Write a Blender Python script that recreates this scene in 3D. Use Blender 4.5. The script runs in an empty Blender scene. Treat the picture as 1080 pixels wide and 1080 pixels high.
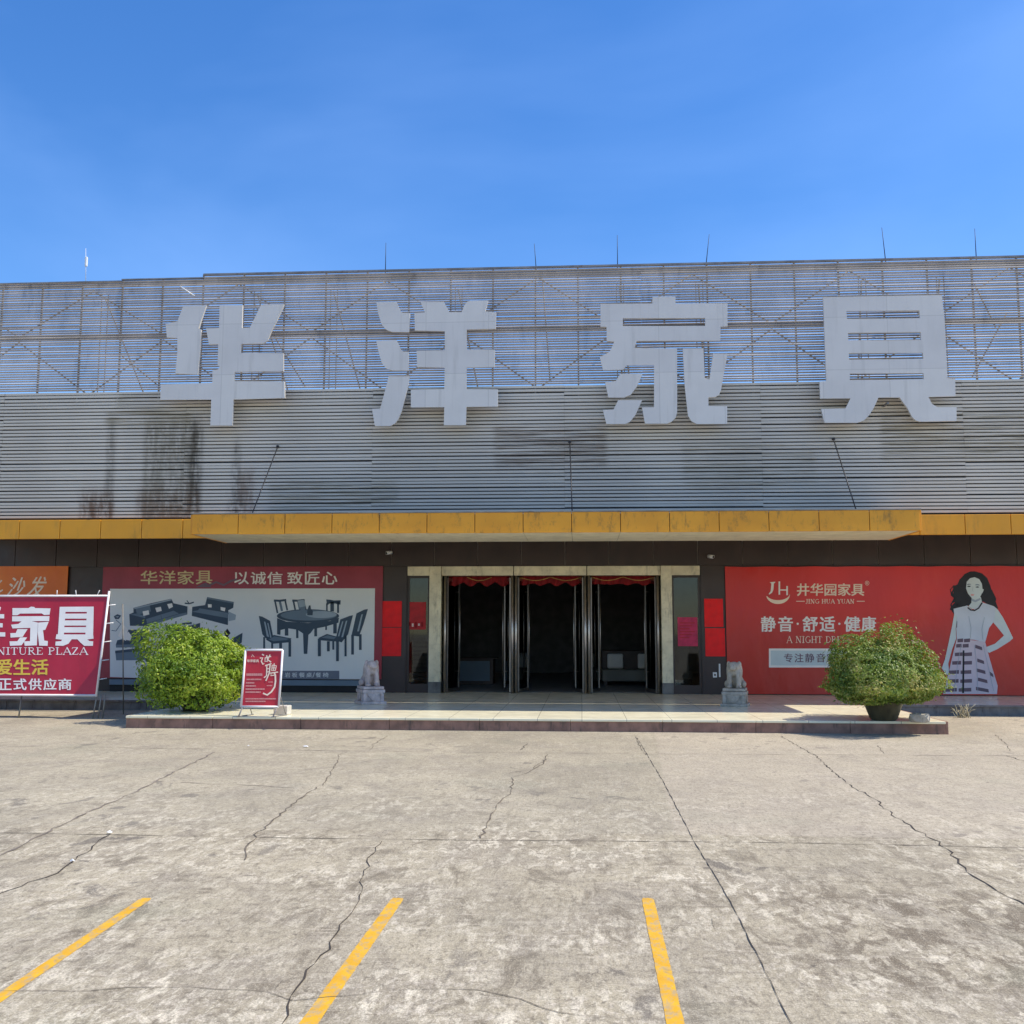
import bpy, bmesh, math, random
from mathutils import Vector, Matrix, Euler, noise
from mathutils.geometry import tessellate_polygon
R = math.radians
rnd = random.Random(7)
sc = bpy.context.scene
col = sc.collection

# ------------------------------------------------------------------ camera
CAM_H = 1.8
cam_d = bpy.data.cameras.new('camera'); cam = bpy.data.objects.new('camera', cam_d); col.objects.link(cam)
cam.location = (0, 0, CAM_H)
cam.rotation_euler = Euler((R(90 + 6.6), 0, R(3.86)), 'XYZ')
ROT = cam.rotation_euler.to_matrix() @ Matrix.Rotation(R(0.08), 3, 'Z')
cam.rotation_euler = ROT.to_euler('XYZ')
cam_d.sensor_width = 36; cam_d.lens = 36; cam_d.clip_end = 3000; cam_d.clip_start = .05
sc.camera = cam
F = 1080.0

def ray(px, py):                     # photo pixel -> world direction (used to measure the place from the photo)
    return ROT @ Vector(((px - 540) / F, -(py - 540) / F, -1))
def P(px, py, Y, k=0.0):             # point of the upright (or leaning) plane y = Y + k z
    d = ray(px, py)
    t = (Y + k * CAM_H) / (d.y - k * d.z)
    return Vector((d.x * t, d.y * t, CAM_H + d.z * t))
def G(px, py, z=0.0):                # point of a level plane
    d = ray(px, py); t = (z - CAM_H) / d.z
    return Vector((d.x * t, d.y * t, z))

# ------------------------------------------------------------------ materials
def lin(*c):
    o = []
    for v in c:
        v /= 255
        o.append(v / 12.92 if v <= .04045 else ((v + .055) / 1.055) ** 2.4)
    return tuple(o) + (1,)
class NT:
    def __init__(s, name):
        s.m = bpy.data.materials.new(name); s.m.use_nodes = True
        s.t = s.m.node_tree; s.b = s.t.nodes['Principled BSDF']
        s.tc = s.t.nodes.new('ShaderNodeTexCoord'); s.co = s.tc.outputs['Object']
    def n(s, kind, **kw):
        nd = s.t.nodes.new('ShaderNode' + kind)
        for k, v in kw.items(): setattr(nd, k, v)
        return nd
    def l(s, a, b): s.t.links.new(a, b)
    def mapping(s, scale=(1, 1, 1), rot=(0, 0, 0)):
        m = s.n('Mapping'); m.inputs['Scale'].default_value = scale; m.inputs['Rotation'].default_value = rot
        s.l(s.co, m.inputs['Vector']); return m.outputs[0]
    def noise(s, scale, detail=4, rough=.55, vec=None, dist=0):
        n = s.n('TexNoise'); n.inputs['Scale'].default_value = scale; n.inputs['Detail'].default_value = detail
        n.inputs['Roughness'].default_value = rough; n.inputs['Distortion'].default_value = dist
        s.l(vec or s.co, n.inputs['Vector']); return n.outputs['Fac']
    def ramp(s, fac, a, b, lo=0.0, hi=1.0):
        n = s.n('MapRange'); n.inputs[1].default_value = a; n.inputs[2].default_value = b
        n.inputs[3].default_value = lo; n.inputs[4].default_value = hi; n.interpolation_type = 'SMOOTHSTEP'
        s.l(fac, n.inputs[0]); return n.outputs[0]
    def math(s, op, a, b=None):
        n = s.n('Math', operation=op)
        for i, v in enumerate((a, b)):
            if v is None: continue
            if isinstance(v, (int, float)): n.inputs[i].default_value = v
            else: s.l(v, n.inputs[i])
        return n.outputs[0]
    def mix(s, fac, a, b, mode='MIX'):
        n = s.n('Mix', data_type='RGBA', blend_type=mode)
        for i, v in ((0, fac), (6, a), (7, b)):
            if isinstance(v, (int, float)): n.inputs[i].default_value = v
            elif isinstance(v, tuple): n.inputs[i].default_value = v
            else: s.l(v, n.inputs[i])
        return n.outputs[2]
    def base(s, c): s.l(c, s.b.inputs['Base Color']) if not isinstance(c, tuple) else setattr(s.b.inputs['Base Color'], 'default_value', c)
    def rough(s, r): s.l(r, s.b.inputs['Roughness']) if not isinstance(r, (int, float)) else setattr(s.b.inputs['Roughness'], 'default_value', r)
    def bump(s, h, strength=.3, dist=.01):
        b = s.n('Bump'); b.inputs['Strength'].default_value = strength; b.inputs['Distance'].default_value = dist
        s.l(h, b.inputs['Height']); s.l(b.outputs[0], s.b.inputs['Normal'])
    def xyz(s):
        n = s.n('SeparateXYZ'); s.l(s.co, n.inputs[0]); return n.outputs
    def box(s, x0, x1, z0, z1, fx=.15, fz=.15):     # a soft edged patch on the facade
        o = s.xyz()
        a = s.ramp(o[0], x0 - fx, x0 + fx); b = s.ramp(o[0], x1 - fx, x1 + fx, 1, 0)
        c = s.ramp(o[2], z0 - fz, z0 + fz); d = s.ramp(o[2], z1 - fz, z1 + fz, 1, 0)
        return s.math('MULTIPLY', s.math('MULTIPLY', a, b), s.math('MULTIPLY', c, d))

def plain(name, c, rough=.6, metal=0.0, var=.18, scale=3.0, bump=0.0, bscale=20.0, spec=.5, dirt=None):
    t = NT(name)
    n = t.noise(scale, 5)
    dark = tuple(v * (1 - var) for v in c[:3]) + (1,); light = tuple(min(1, v * (1 + var)) for v in c[:3]) + (1,)
    cc = t.mix(t.ramp(n, .3, .7), dark, light)
    if dirt:
        d = t.ramp(t.noise(scale * 2.3, 6, .7, t.mapping((1, 1, .25))), .52, .72)
        cc = t.mix(t.math('MULTIPLY', d, dirt[1]), cc, dirt[0])
    t.base(cc); t.b.inputs['Metallic'].default_value = metal
    t.rough(t.ramp(t.noise(scale * 4, 4), .2, .8, max(.02, rough - .08), min(1, rough + .08)))
    t.b.inputs['Specular IOR Level'].default_value = spec
    if bump: t.bump(t.noise(bscale, 5, .6), bump, .01)
    return t.m

M = {}
def concrete():
    t = NT('worn_concrete')
    o = t.xyz()
    big = t.noise(.32, 6, .6); mid = t.noise(1.5, 8, .68, t.mapping((1, .75, 1)), .6); fine = t.noise(8, 8, .74, t.mapping((1.25, .5, 1)), .4)
    vfine = t.noise(70, 3, .7)
    c = t.mix(t.ramp(big, .3, .7), lin(162, 150, 126), lin(188, 175, 147))
    c = t.mix(t.math('MULTIPLY', t.ramp(mid, .42, .68), .6), c, lin(133, 122, 109))
    # near rows: whitish scaled skin over greyer matrix
    near = t.ramp(o[1], 10.4, 6.0)
    far = t.ramp(o[1], 14.0, 8.2, .35, 1.0)
    patch = t.ramp(t.noise(.75, 6, .62), .4, .62, .25, 1)
    w = t.math('MULTIPLY', t.ramp(fine, .485, .585), patch)
    c = t.mix(t.math('MULTIPLY', w, far), c, lin(224, 212, 186))
    flake = t.ramp(t.noise(15, 8, .75, t.mapping((1, .7, 1)), .5), .50, .6)
    c = t.mix(t.math('MULTIPLY', t.math('MULTIPLY', flake, patch), t.math('MULTIPLY', near, .6)), c, lin(218, 205, 184))
    g = t.math('MULTIPLY', t.ramp(t.noise(3.1, 8, .74, t.mapping((1.2, .55, 1)), .8), .5, .64), t.ramp(o[1], 16, 7, .35, 1))
    c = t.mix(t.math('MULTIPLY', g, .85), c, lin(116, 104, 84))
    g2 = t.ramp(t.noise(11, 8, .75, t.mapping((1, .8, 1)), .6), .54, .66)
    c = t.mix(t.math('MULTIPLY', g2, .75), c, lin(110, 99, 80))
    # streaks from trowelling, along x
    st = t.noise(3, 7, .7, t.mapping((.6, 5.0, 1), (0, 0, R(-5))), .3)
    c = t.mix(t.math('MULTIPLY', t.ramp(st, .53, .68), .5), c, lin(126, 114, 98))
    st2 = t.noise(5, 7, .7, t.mapping((.5, 4, 1), (0, 0, R(8))), .3)
    c = t.mix(t.math('MULTIPLY', t.ramp(st2, .55, .68), .65), c, lin(202, 188, 166))
    # scattered dark oil spots
    sp = t.ramp(t.noise(2.0, 6, .62, t.mapping((1.3, .8, 1), (0, 0, .3)), .5), .585, .64)
    c = t.mix(t.math('MULTIPLY', sp, t.ramp(t.noise(.33, 2), .47, .58, 0, .8)), c, lin(92, 84, 76))
    rs = t.math('MULTIPLY', t.ramp(o[0], .6, 1.6), t.math('MULTIPLY', t.ramp(o[1], 5.2, 5.8), t.ramp(o[1], 8.0, 7.0)))
    sp2 = t.ramp(t.noise(3.0, 7, .68, t.mapping((1.7, .85, 1), (0, 0, .25)), .6), .475, .57)
    c = t.mix(t.math('MULTIPLY', t.math('MULTIPLY', sp2, rs), .8), c, lin(100, 86, 66))
    # greenish damp film
    c = t.mix(t.math('MULTIPLY', t.ramp(t.noise(.55, 4), .56, .7), .3), c, lin(140, 140, 116))
    c = t.mix(t.ramp(vfine, .4, .64, 0, .42), c, lin(98, 88, 72))
    c = t.mix(t.math('MULTIPLY', t.ramp(t.noise(120, 3, .7, t.mapping((1, .5, 1))), .52, .66), .4), c, lin(226, 214, 186))
    # slabs poured at different times: the bay beyond the cross joint is paler and smoother, the right hand bay greyer
    bay = t.ramp(o[1], 9.42, 9.50); right = t.ramp(t.math('SUBTRACT', o[0], t.math('MULTIPLY', o[1], .052)), .30, .34)
    c = t.mix(t.math('MULTIPLY', bay, .16), c, lin(176, 168, 148))
    c = t.mix(t.math('MULTIPLY', t.math('MULTIPLY', right, bay), .22), c, lin(196, 180, 160))
    c = t.mix(t.math('MULTIPLY', t.ramp(t.noise(.22, 5, .6, t.mapping((1, .5, 1)), .5), .46, .66), .42), c, lin(116, 108, 92))
    c = t.mix(t.math('MULTIPLY', t.ramp(t.noise(26, 7, .8, t.mapping((1.2, .5, 1))), .49, .62), .55), c, lin(104, 95, 80))
    pit = t.ramp(t.noise(5.5, 5, .6, t.mapping((1, 1.5, 1)), .6), .66, .71)
    c = t.mix(t.math('MULTIPLY', pit, .55), c, lin(84, 76, 66))
    t.base(c); t.rough(.86)
    h = t.math('ADD', t.math('MULTIPLY', fine, .7), t.math('MULTIPLY', t.noise(38, 6, .7), .5))
    h = t.math('ADD', h, t.math('MULTIPLY', t.noise(20, 3, .6, t.mapping((2.4, .22, 1), (0, 0, R(-3)))), .45))
    t.bump(h, .55, .012)
    return t.m
M['concrete'] = concrete()
M['faint_crack'] = plain('faint_crack_dirt', lin(104, 94, 80), .95, var=.4, scale=9)
M['crack'] = plain('crack_dirt', lin(62, 54, 46), .95, var=.4, scale=9)
M['joint'] = plain('joint_dirt', lin(124, 113, 101), .95, var=.4, scale=4)
def paint():
    t = NT('worn_yellow_paint')
    c = t.mix(t.ramp(t.noise(6, 5), .3, .7), lin(204, 150, 20), lin(220, 170, 34))
    wear = t.ramp(t.noise(16, 8, .75, t.mapping((1, .6, 1))), .46, .6)
    c = t.mix(t.math('MULTIPLY', wear, .78), c, lin(170, 150, 115))
    c = t.mix(t.ramp(t.noise(5, 5), .58, .7, 0, .5), c, lin(150, 118, 60))
    t.base(c); t.rough(.8); t.bump(t.noise(40, 5), .3, .006)
    return t.m
M['yellow_line'] = paint()
def tile():
    t = NT('polished_tile')
    o = t.xyz()
    br = t.n('TexBrick'); br.offset = 0; br.inputs['Scale'].default_value = 1.25
    br.inputs['Mortar Size'].default_value = .006; br.inputs['Brick Width'].default_value = 1; br.inputs['Row Height'].default_value = 1
    br.inputs['Color1'].default_value = lin(236, 228, 196); br.inputs['Color2'].default_value = lin(241, 233, 202); br.inputs['Mortar'].default_value = lin(150, 145, 134)
    t.l(t.co, br.inputs['Vector'])
    c = t.mix(t.ramp(t.noise(2.0, 6, .65), .45, .75, 0, .12), br.outputs['Color'], lin(160, 152, 135))
    t.base(c); t.rough(t.ramp(t.noise(3, 5), .3, .7, .18, .25)); t.b.inputs['Specular IOR Level'].default_value = .16
    return t.m
M['tile'] = tile()
M['kerb'] = plain('brown_granite', lin(140, 104, 88), .55, var=.3, scale=4, bump=.2, bscale=60, dirt=(lin(70, 62, 55), .8))
M['kerb_grey'] = plain('grey_riser', lin(112, 108, 103), .7, var=.35, scale=3, bump=.3, dirt=(lin(50, 46, 44), .8))
def clad(name, base, stains):
    t = NT(name)
    c = t.mix(t.ramp(t.noise(.5, 4, .5, t.mapping((1, 1, .6))), .35, .65), base, tuple(v * .88 for v in base[:3]) + (1,))
    c = t.mix(t.ramp(t.noise(3.0, 5, .6, t.mapping((.35, 1, 3))), .5, .75, 0, .35), c, tuple(v * .7 for v in base[:3]) + (1,))
    streak = t.math('ADD', t.math('MULTIPLY', t.noise(6, 6, .72, t.mapping((1, 1, .12))), .6), t.math('MULTIPLY', t.noise(9, 6, .75, t.mapping((1, 1, .7))), .4))
    hor = t.noise(1.6, 5, .7, t.mapping((.4, 1, 20)))
    for (x0, x1, z0, z1, colr, amt, kind) in stains:
        mk = t.box(x0, x1, z0, z1, .1, .12 if kind == 'h' else .3)
        tex = t.ramp(streak if kind == 'v' else hor, .36 if kind == 'v' else .44, .6)
        c = t.mix(t.math('MULTIPLY', t.math('MULTIPLY', mk, tex), amt), c, colr)
    c = t.mix(t.ramp(t.noise(1.1, 6, .7, t.mapping((.25, 1, 6))), .62, .74, 0, .4), c, lin(112, 104, 84))
    t.base(c); t.rough(.42);     return t.m
YS = 22.6
def fx(px, py=480): return P(px, py, YS).x
def fz(py, px=540): return P(px, py, YS).z
moss = lin(88, 78, 44); rust = lin(112, 72, 42); black = lin(54, 46, 36); och = lin(128, 116, 84)
M['cladding'] = clad('ribbed_metal_cladding', lin(218, 212, 200), [
    (fx(152), fx(208), fz(548), fz(438), moss, .55, 'v'), (fx(200), fx(213), fz(548), fz(440), black, .75, 'v'),
    (fx(113), fx(121), fz(545), fz(440), black, .6, 'v'), (fx(88), fx(120), fz(548), fz(522), rust, .8, 'v'),
    (fx(146), fx(212), fz(548), fz(515), rust, .5, 'v'),
    (fx(86), fx(124), fz(548), fz(515), rust, .5, 'v'), (fx(242), fx(258), fz(548), fz(520), black, .6, 'v'), (fx(246), fx(253), fz(548), fz(465), black, .8, 'v'), (fx(252), fx(270), fz(545), fz(495), rust, .6, 'v'),
    (fx(110), fx(200), fz(444), fz(428), och, .8, 'h'), (fx(120), fx(172), fz(428), fz(410), och, .5, 'h'),
    (fx(521), fx(640), fz(494), fz(450), lin(110, 90, 74), .75, 'h'),
    (fx(930), fx(1100), fz(490), fz(440), och, .65, 'h'), (fx(285), fx(420), fz(535), fz(505), och, .6, 'h'),
    (fx(720), fx(860), fz(520), fz(470), och, .45, 'h')])
M['screen'] = plain('louvre_aluminium', lin(196, 190, 186), .5, 0, var=.15, scale=1.2, dirt=(lin(95, 90, 85), .5))
M['backing'] = plain('dark_backing', lin(52, 58, 68), .9, var=.2)
M['truss'] = plain('galvanised_steel', lin(132, 131, 130), .55, .0, var=.3, scale=2, dirt=(lin(110, 76, 52), .7))
M['chord'] = plain('weathered_steel_beam', lin(140, 134, 122), .6, .2, var=.3, scale=2, dirt=(lin(110, 84, 62), .7))
M['darkrod'] = plain('dark_rod', lin(40, 40, 44), .5, .5)
def letter():
    t = NT('white_acrylic_letter')
    c = t.mix(t.ramp(t.noise(.9, 4), .35, .65), lin(216, 210, 200), lin(223, 217, 207))
    c = t.mix(t.ramp(t.noise(2.2, 6, .7, t.mapping((2.2, 1, .18))), .5, .75, 0, .3), c, lin(166, 160, 148))
    br = t.n('TexBrick'); br.offset = 0; br.inputs['Scale'].default_value = .85; br.inputs['Mortar Size'].default_value = .008
    br.inputs['Color1'].default_value = (1, 1, 1, 1); br.inputs['Color2'].default_value = (.93, .93, .95, 1); br.inputs['Mortar'].default_value = (.82, .82, .82, 1)
    br.inputs['Brick Width'].default_value = 1.2; br.inputs['Row Height'].default_value = 1.0
    t.l(t.mapping((1, 1, 1), (R(90), 0, 0)), br.inputs['Vector'])
    t.base(t.mix(1.0, c, br.outputs['Color'], 'MULTIPLY')); t.rough(.35)
    return t.m
M['letter'] = letter()
def yellow_panel():
    t = NT('yellow_aluminium_panel')
    c = t.mix(t.ramp(t.noise(1.2, 4), .35, .65), lin(224, 150, 20), lin(234, 160, 28))
    d = t.ramp(t.noise(4, 8, .75, t.mapping((1, 1, .7))), .52, .7)
    o = t.xyz()
    c = t.mix(t.math('MULTIPLY', d, .55), c, lin(120, 92, 40))
    st = t.ramp(t.noise(9, 7, .72, t.mapping((1, 1, .25))), .54, .7)
    c = t.mix(t.math('MULTIPLY', st, .5), c, lin(86, 68, 36))
    t.base(c); t.rough(.42)
    return t.m
M['yellow'] = yellow_panel()
M['yellow_clean'] = plain('yellow_panel', lin(230, 156, 20), .4, var=.07, scale=1.2, dirt=(lin(150, 112, 40), .45))
M['soffit'] = plain('cream_soffit', lin(214, 205, 180), .6, var=.1, dirt=(lin(150, 138, 112), .5))
M['brown'] = plain('dark_brown_panel', lin(58, 43, 38), .4, var=.22, scale=1.3, dirt=(lin(42, 38, 36), .5))
M['seam'] = plain('panel_seam', lin(150, 140, 132), .6)
M['marble'] = plain('beige_marble', lin(226, 212, 178), .3, var=.15, scale=2.2, dirt=(lin(128, 118, 98), .55))
M['steel'] = plain('brushed_stainless', lin(186, 176, 168), .34, 1.0, var=.1, scale=6)
M['black'] = plain('black_gap', lin(18, 17, 17), .6, var=.2)
M['room'] = plain('unlit_room', lin(120, 116, 114), .8, var=.2)
M['room_floor'] = plain('room_floor_tile', lin(150, 148, 145), .45, var=.15)
M['cloth_red'] = plain('red_cloth', lin(140, 12, 18), .8, var=.25, scale=6)
M['gold'] = plain('gold_trim', lin(200, 150, 80), .5, .2)
M['paper_red'] = plain('red_paper', lin(250, 6, 12), .6, var=.12, scale=5, bump=.15, bscale=6)
M['paper_red_dark'] = plain('faded_red_paper', lin(184, 26, 32), .6, var=.2, scale=5)
M['paper_pink'] = plain('pink_paper', lin(196, 44, 86), .6, var=.2, scale=6)
M['paper_white'] = plain('pale_print', lin(225, 190, 180), .6, var=.2, scale=20)
def glass(name, tint, tr=.72):
    t = NT(name)
    g = t.n('BsdfGlossy'); g.inputs['Roughness'].default_value = .03; g.inputs['Color'].default_value = (.9, .9, .9, 1)
    tp = t.n('BsdfTransparent'); tp.inputs['Color'].default_value = tint
    fr = t.n('Fresnel'); fr.inputs['IOR'].default_value = 1.5
    mx = t.n('MixShader'); t.l(fr.outputs[0], mx.inputs[0]); t.l(tp.outputs[0], mx.inputs[1]); t.l(g.outputs[0], mx.inputs[2])
    t.l(mx.outputs[0], t.t.nodes['Material Output'].inputs['Surface']); return t.m
M['glass'] = glass('door_glass', (.55, .58, .57, 1))
def vinyl(name, colfun, rough=.34):
    t = NT(name); c = colfun(t); t.base(c); t.rough(rough); t.b.inputs['Specular IOR Level'].default_value = .5
    t.bump(t.noise(.9, 4, .55, t.mapping((1, 1, .5))), .6, .09); return t.m
def red_banner(t):
    o = t.xyz()
    c = t.mix(t.ramp(t.noise(.35, 3, .5, t.mapping((1, 1, .8))), .35, .65), lin(202, 22, 2), lin(226, 34, 6))
    c = t.mix(t.ramp(t.noise(1.1, 4, .6, t.mapping((1, 1, .35), (0, R(18), 0))), .56, .74, 0, .5), c, lin(226, 54, 30))
    c = t.mix(t.math('MULTIPLY', t.ramp(o[2], 2.4, .6), .4), c, lin(150, 52, 44))  # ground reflection on the vinyl, painted as a duller rose towards the bottom
    return c
M['ban_red'] = vinyl('red_vinyl', red_banner, .3)
M['ban_maroon'] = vinyl('maroon_vinyl', lambda t: t.mix(t.ramp(t.noise(.7, 4), .35, .65), lin(146, 34, 50), lin(166, 46, 62)), .36)
M['ban_grey'] = vinyl('pale_grey_vinyl', lambda t: t.mix(t.ramp(t.noise(.5, 4), .35, .65), lin(226, 225, 220), lin(234, 232, 226)), .4)
M['ban_orange'] = vinyl('orange_vinyl', lambda t: t.mix(t.ramp(t.noise(.6, 4), .35, .65), lin(222, 104, 16), lin(236, 124, 28)), .4)
M['sign_red'] = vinyl('crimson_sign_vinyl', lambda t: t.mix(t.ramp(t.noise(.9, 4), .35, .65), lin(178, 28, 48), lin(190, 38, 58)), .4)
M['stand_red'] = vinyl('poster_red', lambda t: t.mix(t.ramp(t.noise(2, 4), .35, .65), lin(186, 36, 46), lin(200, 44, 54)), .45)
def ink(name, c): return plain(name, c, .55, var=.06, scale=2)
M['ink_white'] = ink('white_print', lin(246, 238, 228)); M['ink_cream'] = ink('cream_print', lin(246, 222, 196))
M['ink_gold'] = ink('gold_print', lin(222, 202, 150)); M['ink_yellow'] = ink('yellow_print', lin(232, 196, 70))
M['ink_dark'] = ink('dark_blue_print', lin(60, 76, 90)); M['ink_mid'] = ink('slate_print', lin(108, 124, 136)); M['ink_light'] = ink('light_slate_print', lin(160, 172, 180))
M['ink_black'] = ink('black_print', lin(26, 24, 26)); M['ink_band'] = ink('grey_band_print', lin(120, 122, 132)); M['ink_skin'] = ink('pale_skin_print', lin(206, 216, 212))
M['ink_top'] = ink('pale_blouse_print', lin(206, 212, 218)); M['ink_pink'] = ink('pale_skirt_print', lin(212, 198, 204)); M['ink_stripe'] = ink('stripe_print', lin(104, 84, 94))
M['ink_rose'] = ink('rose_print', lin(222, 160, 150)); M['ink_purple'] = ink('purple_print', lin(120, 92, 104)); M['ink_pale'] = ink('pale_panel_print', lin(202, 214, 212))
M['white_paint'] = plain('white_painted_steel', lin(226, 222, 220), .45, var=.08)
M['stone'] = plain('carved_pinkish_stone', lin(196, 180, 172), .8, var=.22, scale=7, bump=.5, bscale=35, dirt=(lin(120, 106, 100), .7))
M['stone_grey'] = plain('carved_grey_stone', lin(176, 166, 150), .8, var=.22, scale=7, bump=.5, bscale=35, dirt=(lin(92, 84, 76), .7))
M['block'] = plain('pale_concrete_block', lin(200, 196, 186), .85, var=.15, scale=8, bump=.3, bscale=60)
M['pot'] = plain('green_glazed_pot', lin(74, 70, 52), .45, var=.3, scale=5, dirt=(lin(44, 40, 32), .6))
M['soil'] = plain('potting_soil', lin(60, 46, 36), .95, var=.4, scale=20)
M['bark'] = plain('twig_bark', lin(92, 76, 58), .9, var=.3, scale=12)
M['plastic'] = plain('white_plastic', lin(226, 226, 224), .4, var=.05)
M['lens'] = plain('black_lens', lin(14, 14, 16), .1, var=.05)
M['straw'] = plain('dry_straw', lin(196, 184, 150), .8, var=.2)
M['wood'] = plain('dark_wood', lin(70, 54, 46), .5, var=.3)
M['fabric'] = plain('grey_fabric', lin(140, 136, 126), .9, var=.15)
M['wallpaint'] = plain('grey_render', lin(120, 116, 110), .85, var=.15)
def leaf(name, a, b, c3):
    t = NT(name)
    at = t.n('Attribute', attribute_name='tone', attribute_type='GEOMETRY')
    c = t.mix(t.ramp(at.outputs['Fac'], .0, .55), a, b); c = t.mix(t.ramp(at.outputs['Fac'], .6, 1.0), c, c3)
    t.base(c); t.rough(.42)
    tr = t.n('BsdfTranslucent'); t.l(t.mix(1.0, c, (1.0, .95, .4, 1), 'MULTIPLY'), tr.inputs['Color'])
    mx = t.n('MixShader'); mx.inputs[0].default_value = .35
    t.l(t.b.outputs[0], mx.inputs[1]); t.l(tr.outputs[0], mx.inputs[2]); t.l(mx.outputs[0], t.t.nodes['Material Output'].inputs['Surface'])
    return t.m
M['leaf_a'] = leaf('yellow_green_leaf', lin(92, 124, 34), lin(142, 168, 44), lin(190, 200, 76))
M['leaf_b'] = leaf('olive_green_leaf', lin(84, 114, 40), lin(138, 156, 64), lin(200, 190, 120))

# ------------------------------------------------------------------ mesh builder
class MB:
    def __init__(s): s.v = []; s.f = []; s.mi = []; s.mats = []; s.smooth = []
    def _m(s, m):
        m = M[m]
        if m not in s.mats: s.mats.append(m)
        return s.mats.index(m)
    def add(s, vs, fs, m, smooth=False):
        o = len(s.v); k = s._m(m)
        s.v += [Vector(v) for v in vs]
        for f in fs: s.f.append([i + o for i in f]); s.mi.append(k); s.smooth.append(smooth)
    def box(s, x0, x1, y0, y1, z0, z1, m, mtx=None):
        vs = [Vector((x, y, z)) for z in (z0, z1) for y in (y0, y1) for x in (x0, x1)]
        if mtx: vs = [mtx @ v for v in vs]
        s.add(vs, [(0, 2, 3, 1), (4, 5, 7, 6), (0, 1, 5, 4), (2, 6, 7, 3), (0, 4, 6, 2), (1, 3, 7, 5)], m); return s
    def bbox(s, x0, x1, y0, y1, z0, z1, m, b=.01, mtx=None):    # bevelled box
        bm = bmesh.new(); bmesh.ops.create_cube(bm, size=1)
        for v in bm.verts: v.co = Vector(((x0 + x1) / 2 + v.co.x * (x1 - x0), (y0 + y1) / 2 + v.co.y * (y1 - y0), (z0 + z1) / 2 + v.co.z * (z1 - z0)))
        bmesh.ops.bevel(bm, geom=bm.edges[:], offset=b, segments=2, affect='EDGES', profile=.5)
        s.bm(bm, m, mtx); return s
    def bm(s, bm, m, mtx=None, smooth=False):
        bm.verts.index_update()
        s.add([(mtx @ v.co if mtx else v.co.copy()) for v in bm.verts], [[v.index for v in f.verts] for f in bm.faces], m, smooth); bm.free()
    def tube(s, pts, r, m, n=8, cap=True):
        pts = [Vector(p) for p in pts]; rs = r if isinstance(r, (list, tuple)) else [r] * len(pts)
        vs = []; fs = []
        for i, p in enumerate(pts):
            d = (pts[min(i + 1, len(pts) - 1)] - pts[max(i - 1, 0)]).normalized()
            u = d.cross(Vector((0, 0, 1)) if abs(d.z) < .9 else Vector((1, 0, 0))).normalized(); w = d.cross(u)
            vs += [p + (u * math.cos(2 * math.pi * k / n) + w * math.sin(2 * math.pi * k / n)) * rs[i] for k in range(n)]
        for i in range(len(pts) - 1):
            for k in range(n):
                a = i * n + k; b = i * n + (k + 1) % n
                fs.append((a, b, b + n, a + n))
        if cap: fs.append(tuple(range(n))[::-1]); fs.append(tuple(range(len(vs) - n, len(vs))))
        s.add(vs, fs, m, True); return s
    def lathe(s, prof, c, m, n=28, smooth=True):
        vs = []; fs = []
        for (r, z) in prof: vs += [Vector((c[0] + r * math.cos(2 * math.pi * k / n), c[1] + r * math.sin(2 * math.pi * k / n), c[2] + z)) for k in range(n)]
        for i in range(len(prof) - 1):
            for k in range(n):
                a = i * n + k; b = i * n + (k + 1) % n; fs.append((a, b, b + n, a + n))
        fs.append(tuple(range(n))[::-1]); fs.append(tuple(range(len(vs) - n, len(vs))))
        s.add(vs, fs, m, smooth); return s
    def poly(s, outer, m, holes=(), depth=0.0, dirv=Vector((0, 1, 0))):   # filled outline, optionally extruded along dirv
        loops = [[Vector(p) for p in outer]] + [[Vector(p) for p in h] for h in holes]
        flat = [p for l in loops for p in l]
        tri = tessellate_polygon([[(p.x, p.z, 0) for p in l] for l in loops])
        n = len(flat); fs = []
        for t in tri:
            a, b, c = (flat[i] for i in t)
            if (b - a).cross(c - a).y > 0: t = (t[0], t[2], t[1])
            fs.append(tuple(t))
        vs = list(flat)
        if depth:
            vs += [p + dirv * depth for p in flat]
            fs += [tuple(i + n for i in f[::-1]) for f in fs]
            o = 0
            for l in loops:
                k = len(l)
                for i in range(k): a = o + i; b = o + (i + 1) % k; fs.append((a, b, b + n, a + n))
                o += k
        s.add(vs, fs, m); return s
    def strip(s, pts, w, m):        # flat strip on the ground with ragged width
        vs = []; fs = []
        for i, p in enumerate(pts):
            d = (pts[min(i + 1, len(pts) - 1)] - pts[max(i - 1, 0)]); d.z = 0; d.normalize()
            q = Vector((-d.y, d.x, 0)); ww = w(i) if callable(w) else w
            vs += [p + q * ww / 2, p - q * ww / 2]
        fs = [(2 * i, 2 * i + 1, 2 * i + 3, 2 * i + 2) for i in range(len(pts) - 1)]
        fs = [f[::-1] for f in fs] if fs and (vs[fs[0][1]] - vs[fs[0][0]]).cross(vs[fs[0][2]] - vs[fs[0][0]]).z < 0 else fs
        s.add(vs, fs, m); return s
    def build(s, name, parent=None, origin=None, kind=None):
        if origin is None: origin = wloc(parent) if parent else Vector((0, 0, 0))
        me = bpy.data.meshes.new(name); me.from_pydata([v - origin for v in s.v], [], s.f)
        for m in s.mats: me.materials.append(m)
        me.polygons.foreach_set('material_index', s.mi); me.polygons.foreach_set('use_smooth', s.smooth); me.update()
        o = bpy.data.objects.new(name, me); col.objects.link(o)
        if parent: o.parent = parent; o.location = origin - wloc(parent)
        else: o.location = origin
        if kind: o['kind'] = kind
        return o
def wloc(o):
    v = Vector(o.location)
    while o.parent: o = o.parent; v += Vector(o.location)
    return v
def tag(o, label, cat, group=None):
    o['label'] = label; o['category'] = cat
    if group: o['group'] = group
    return o
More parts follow.
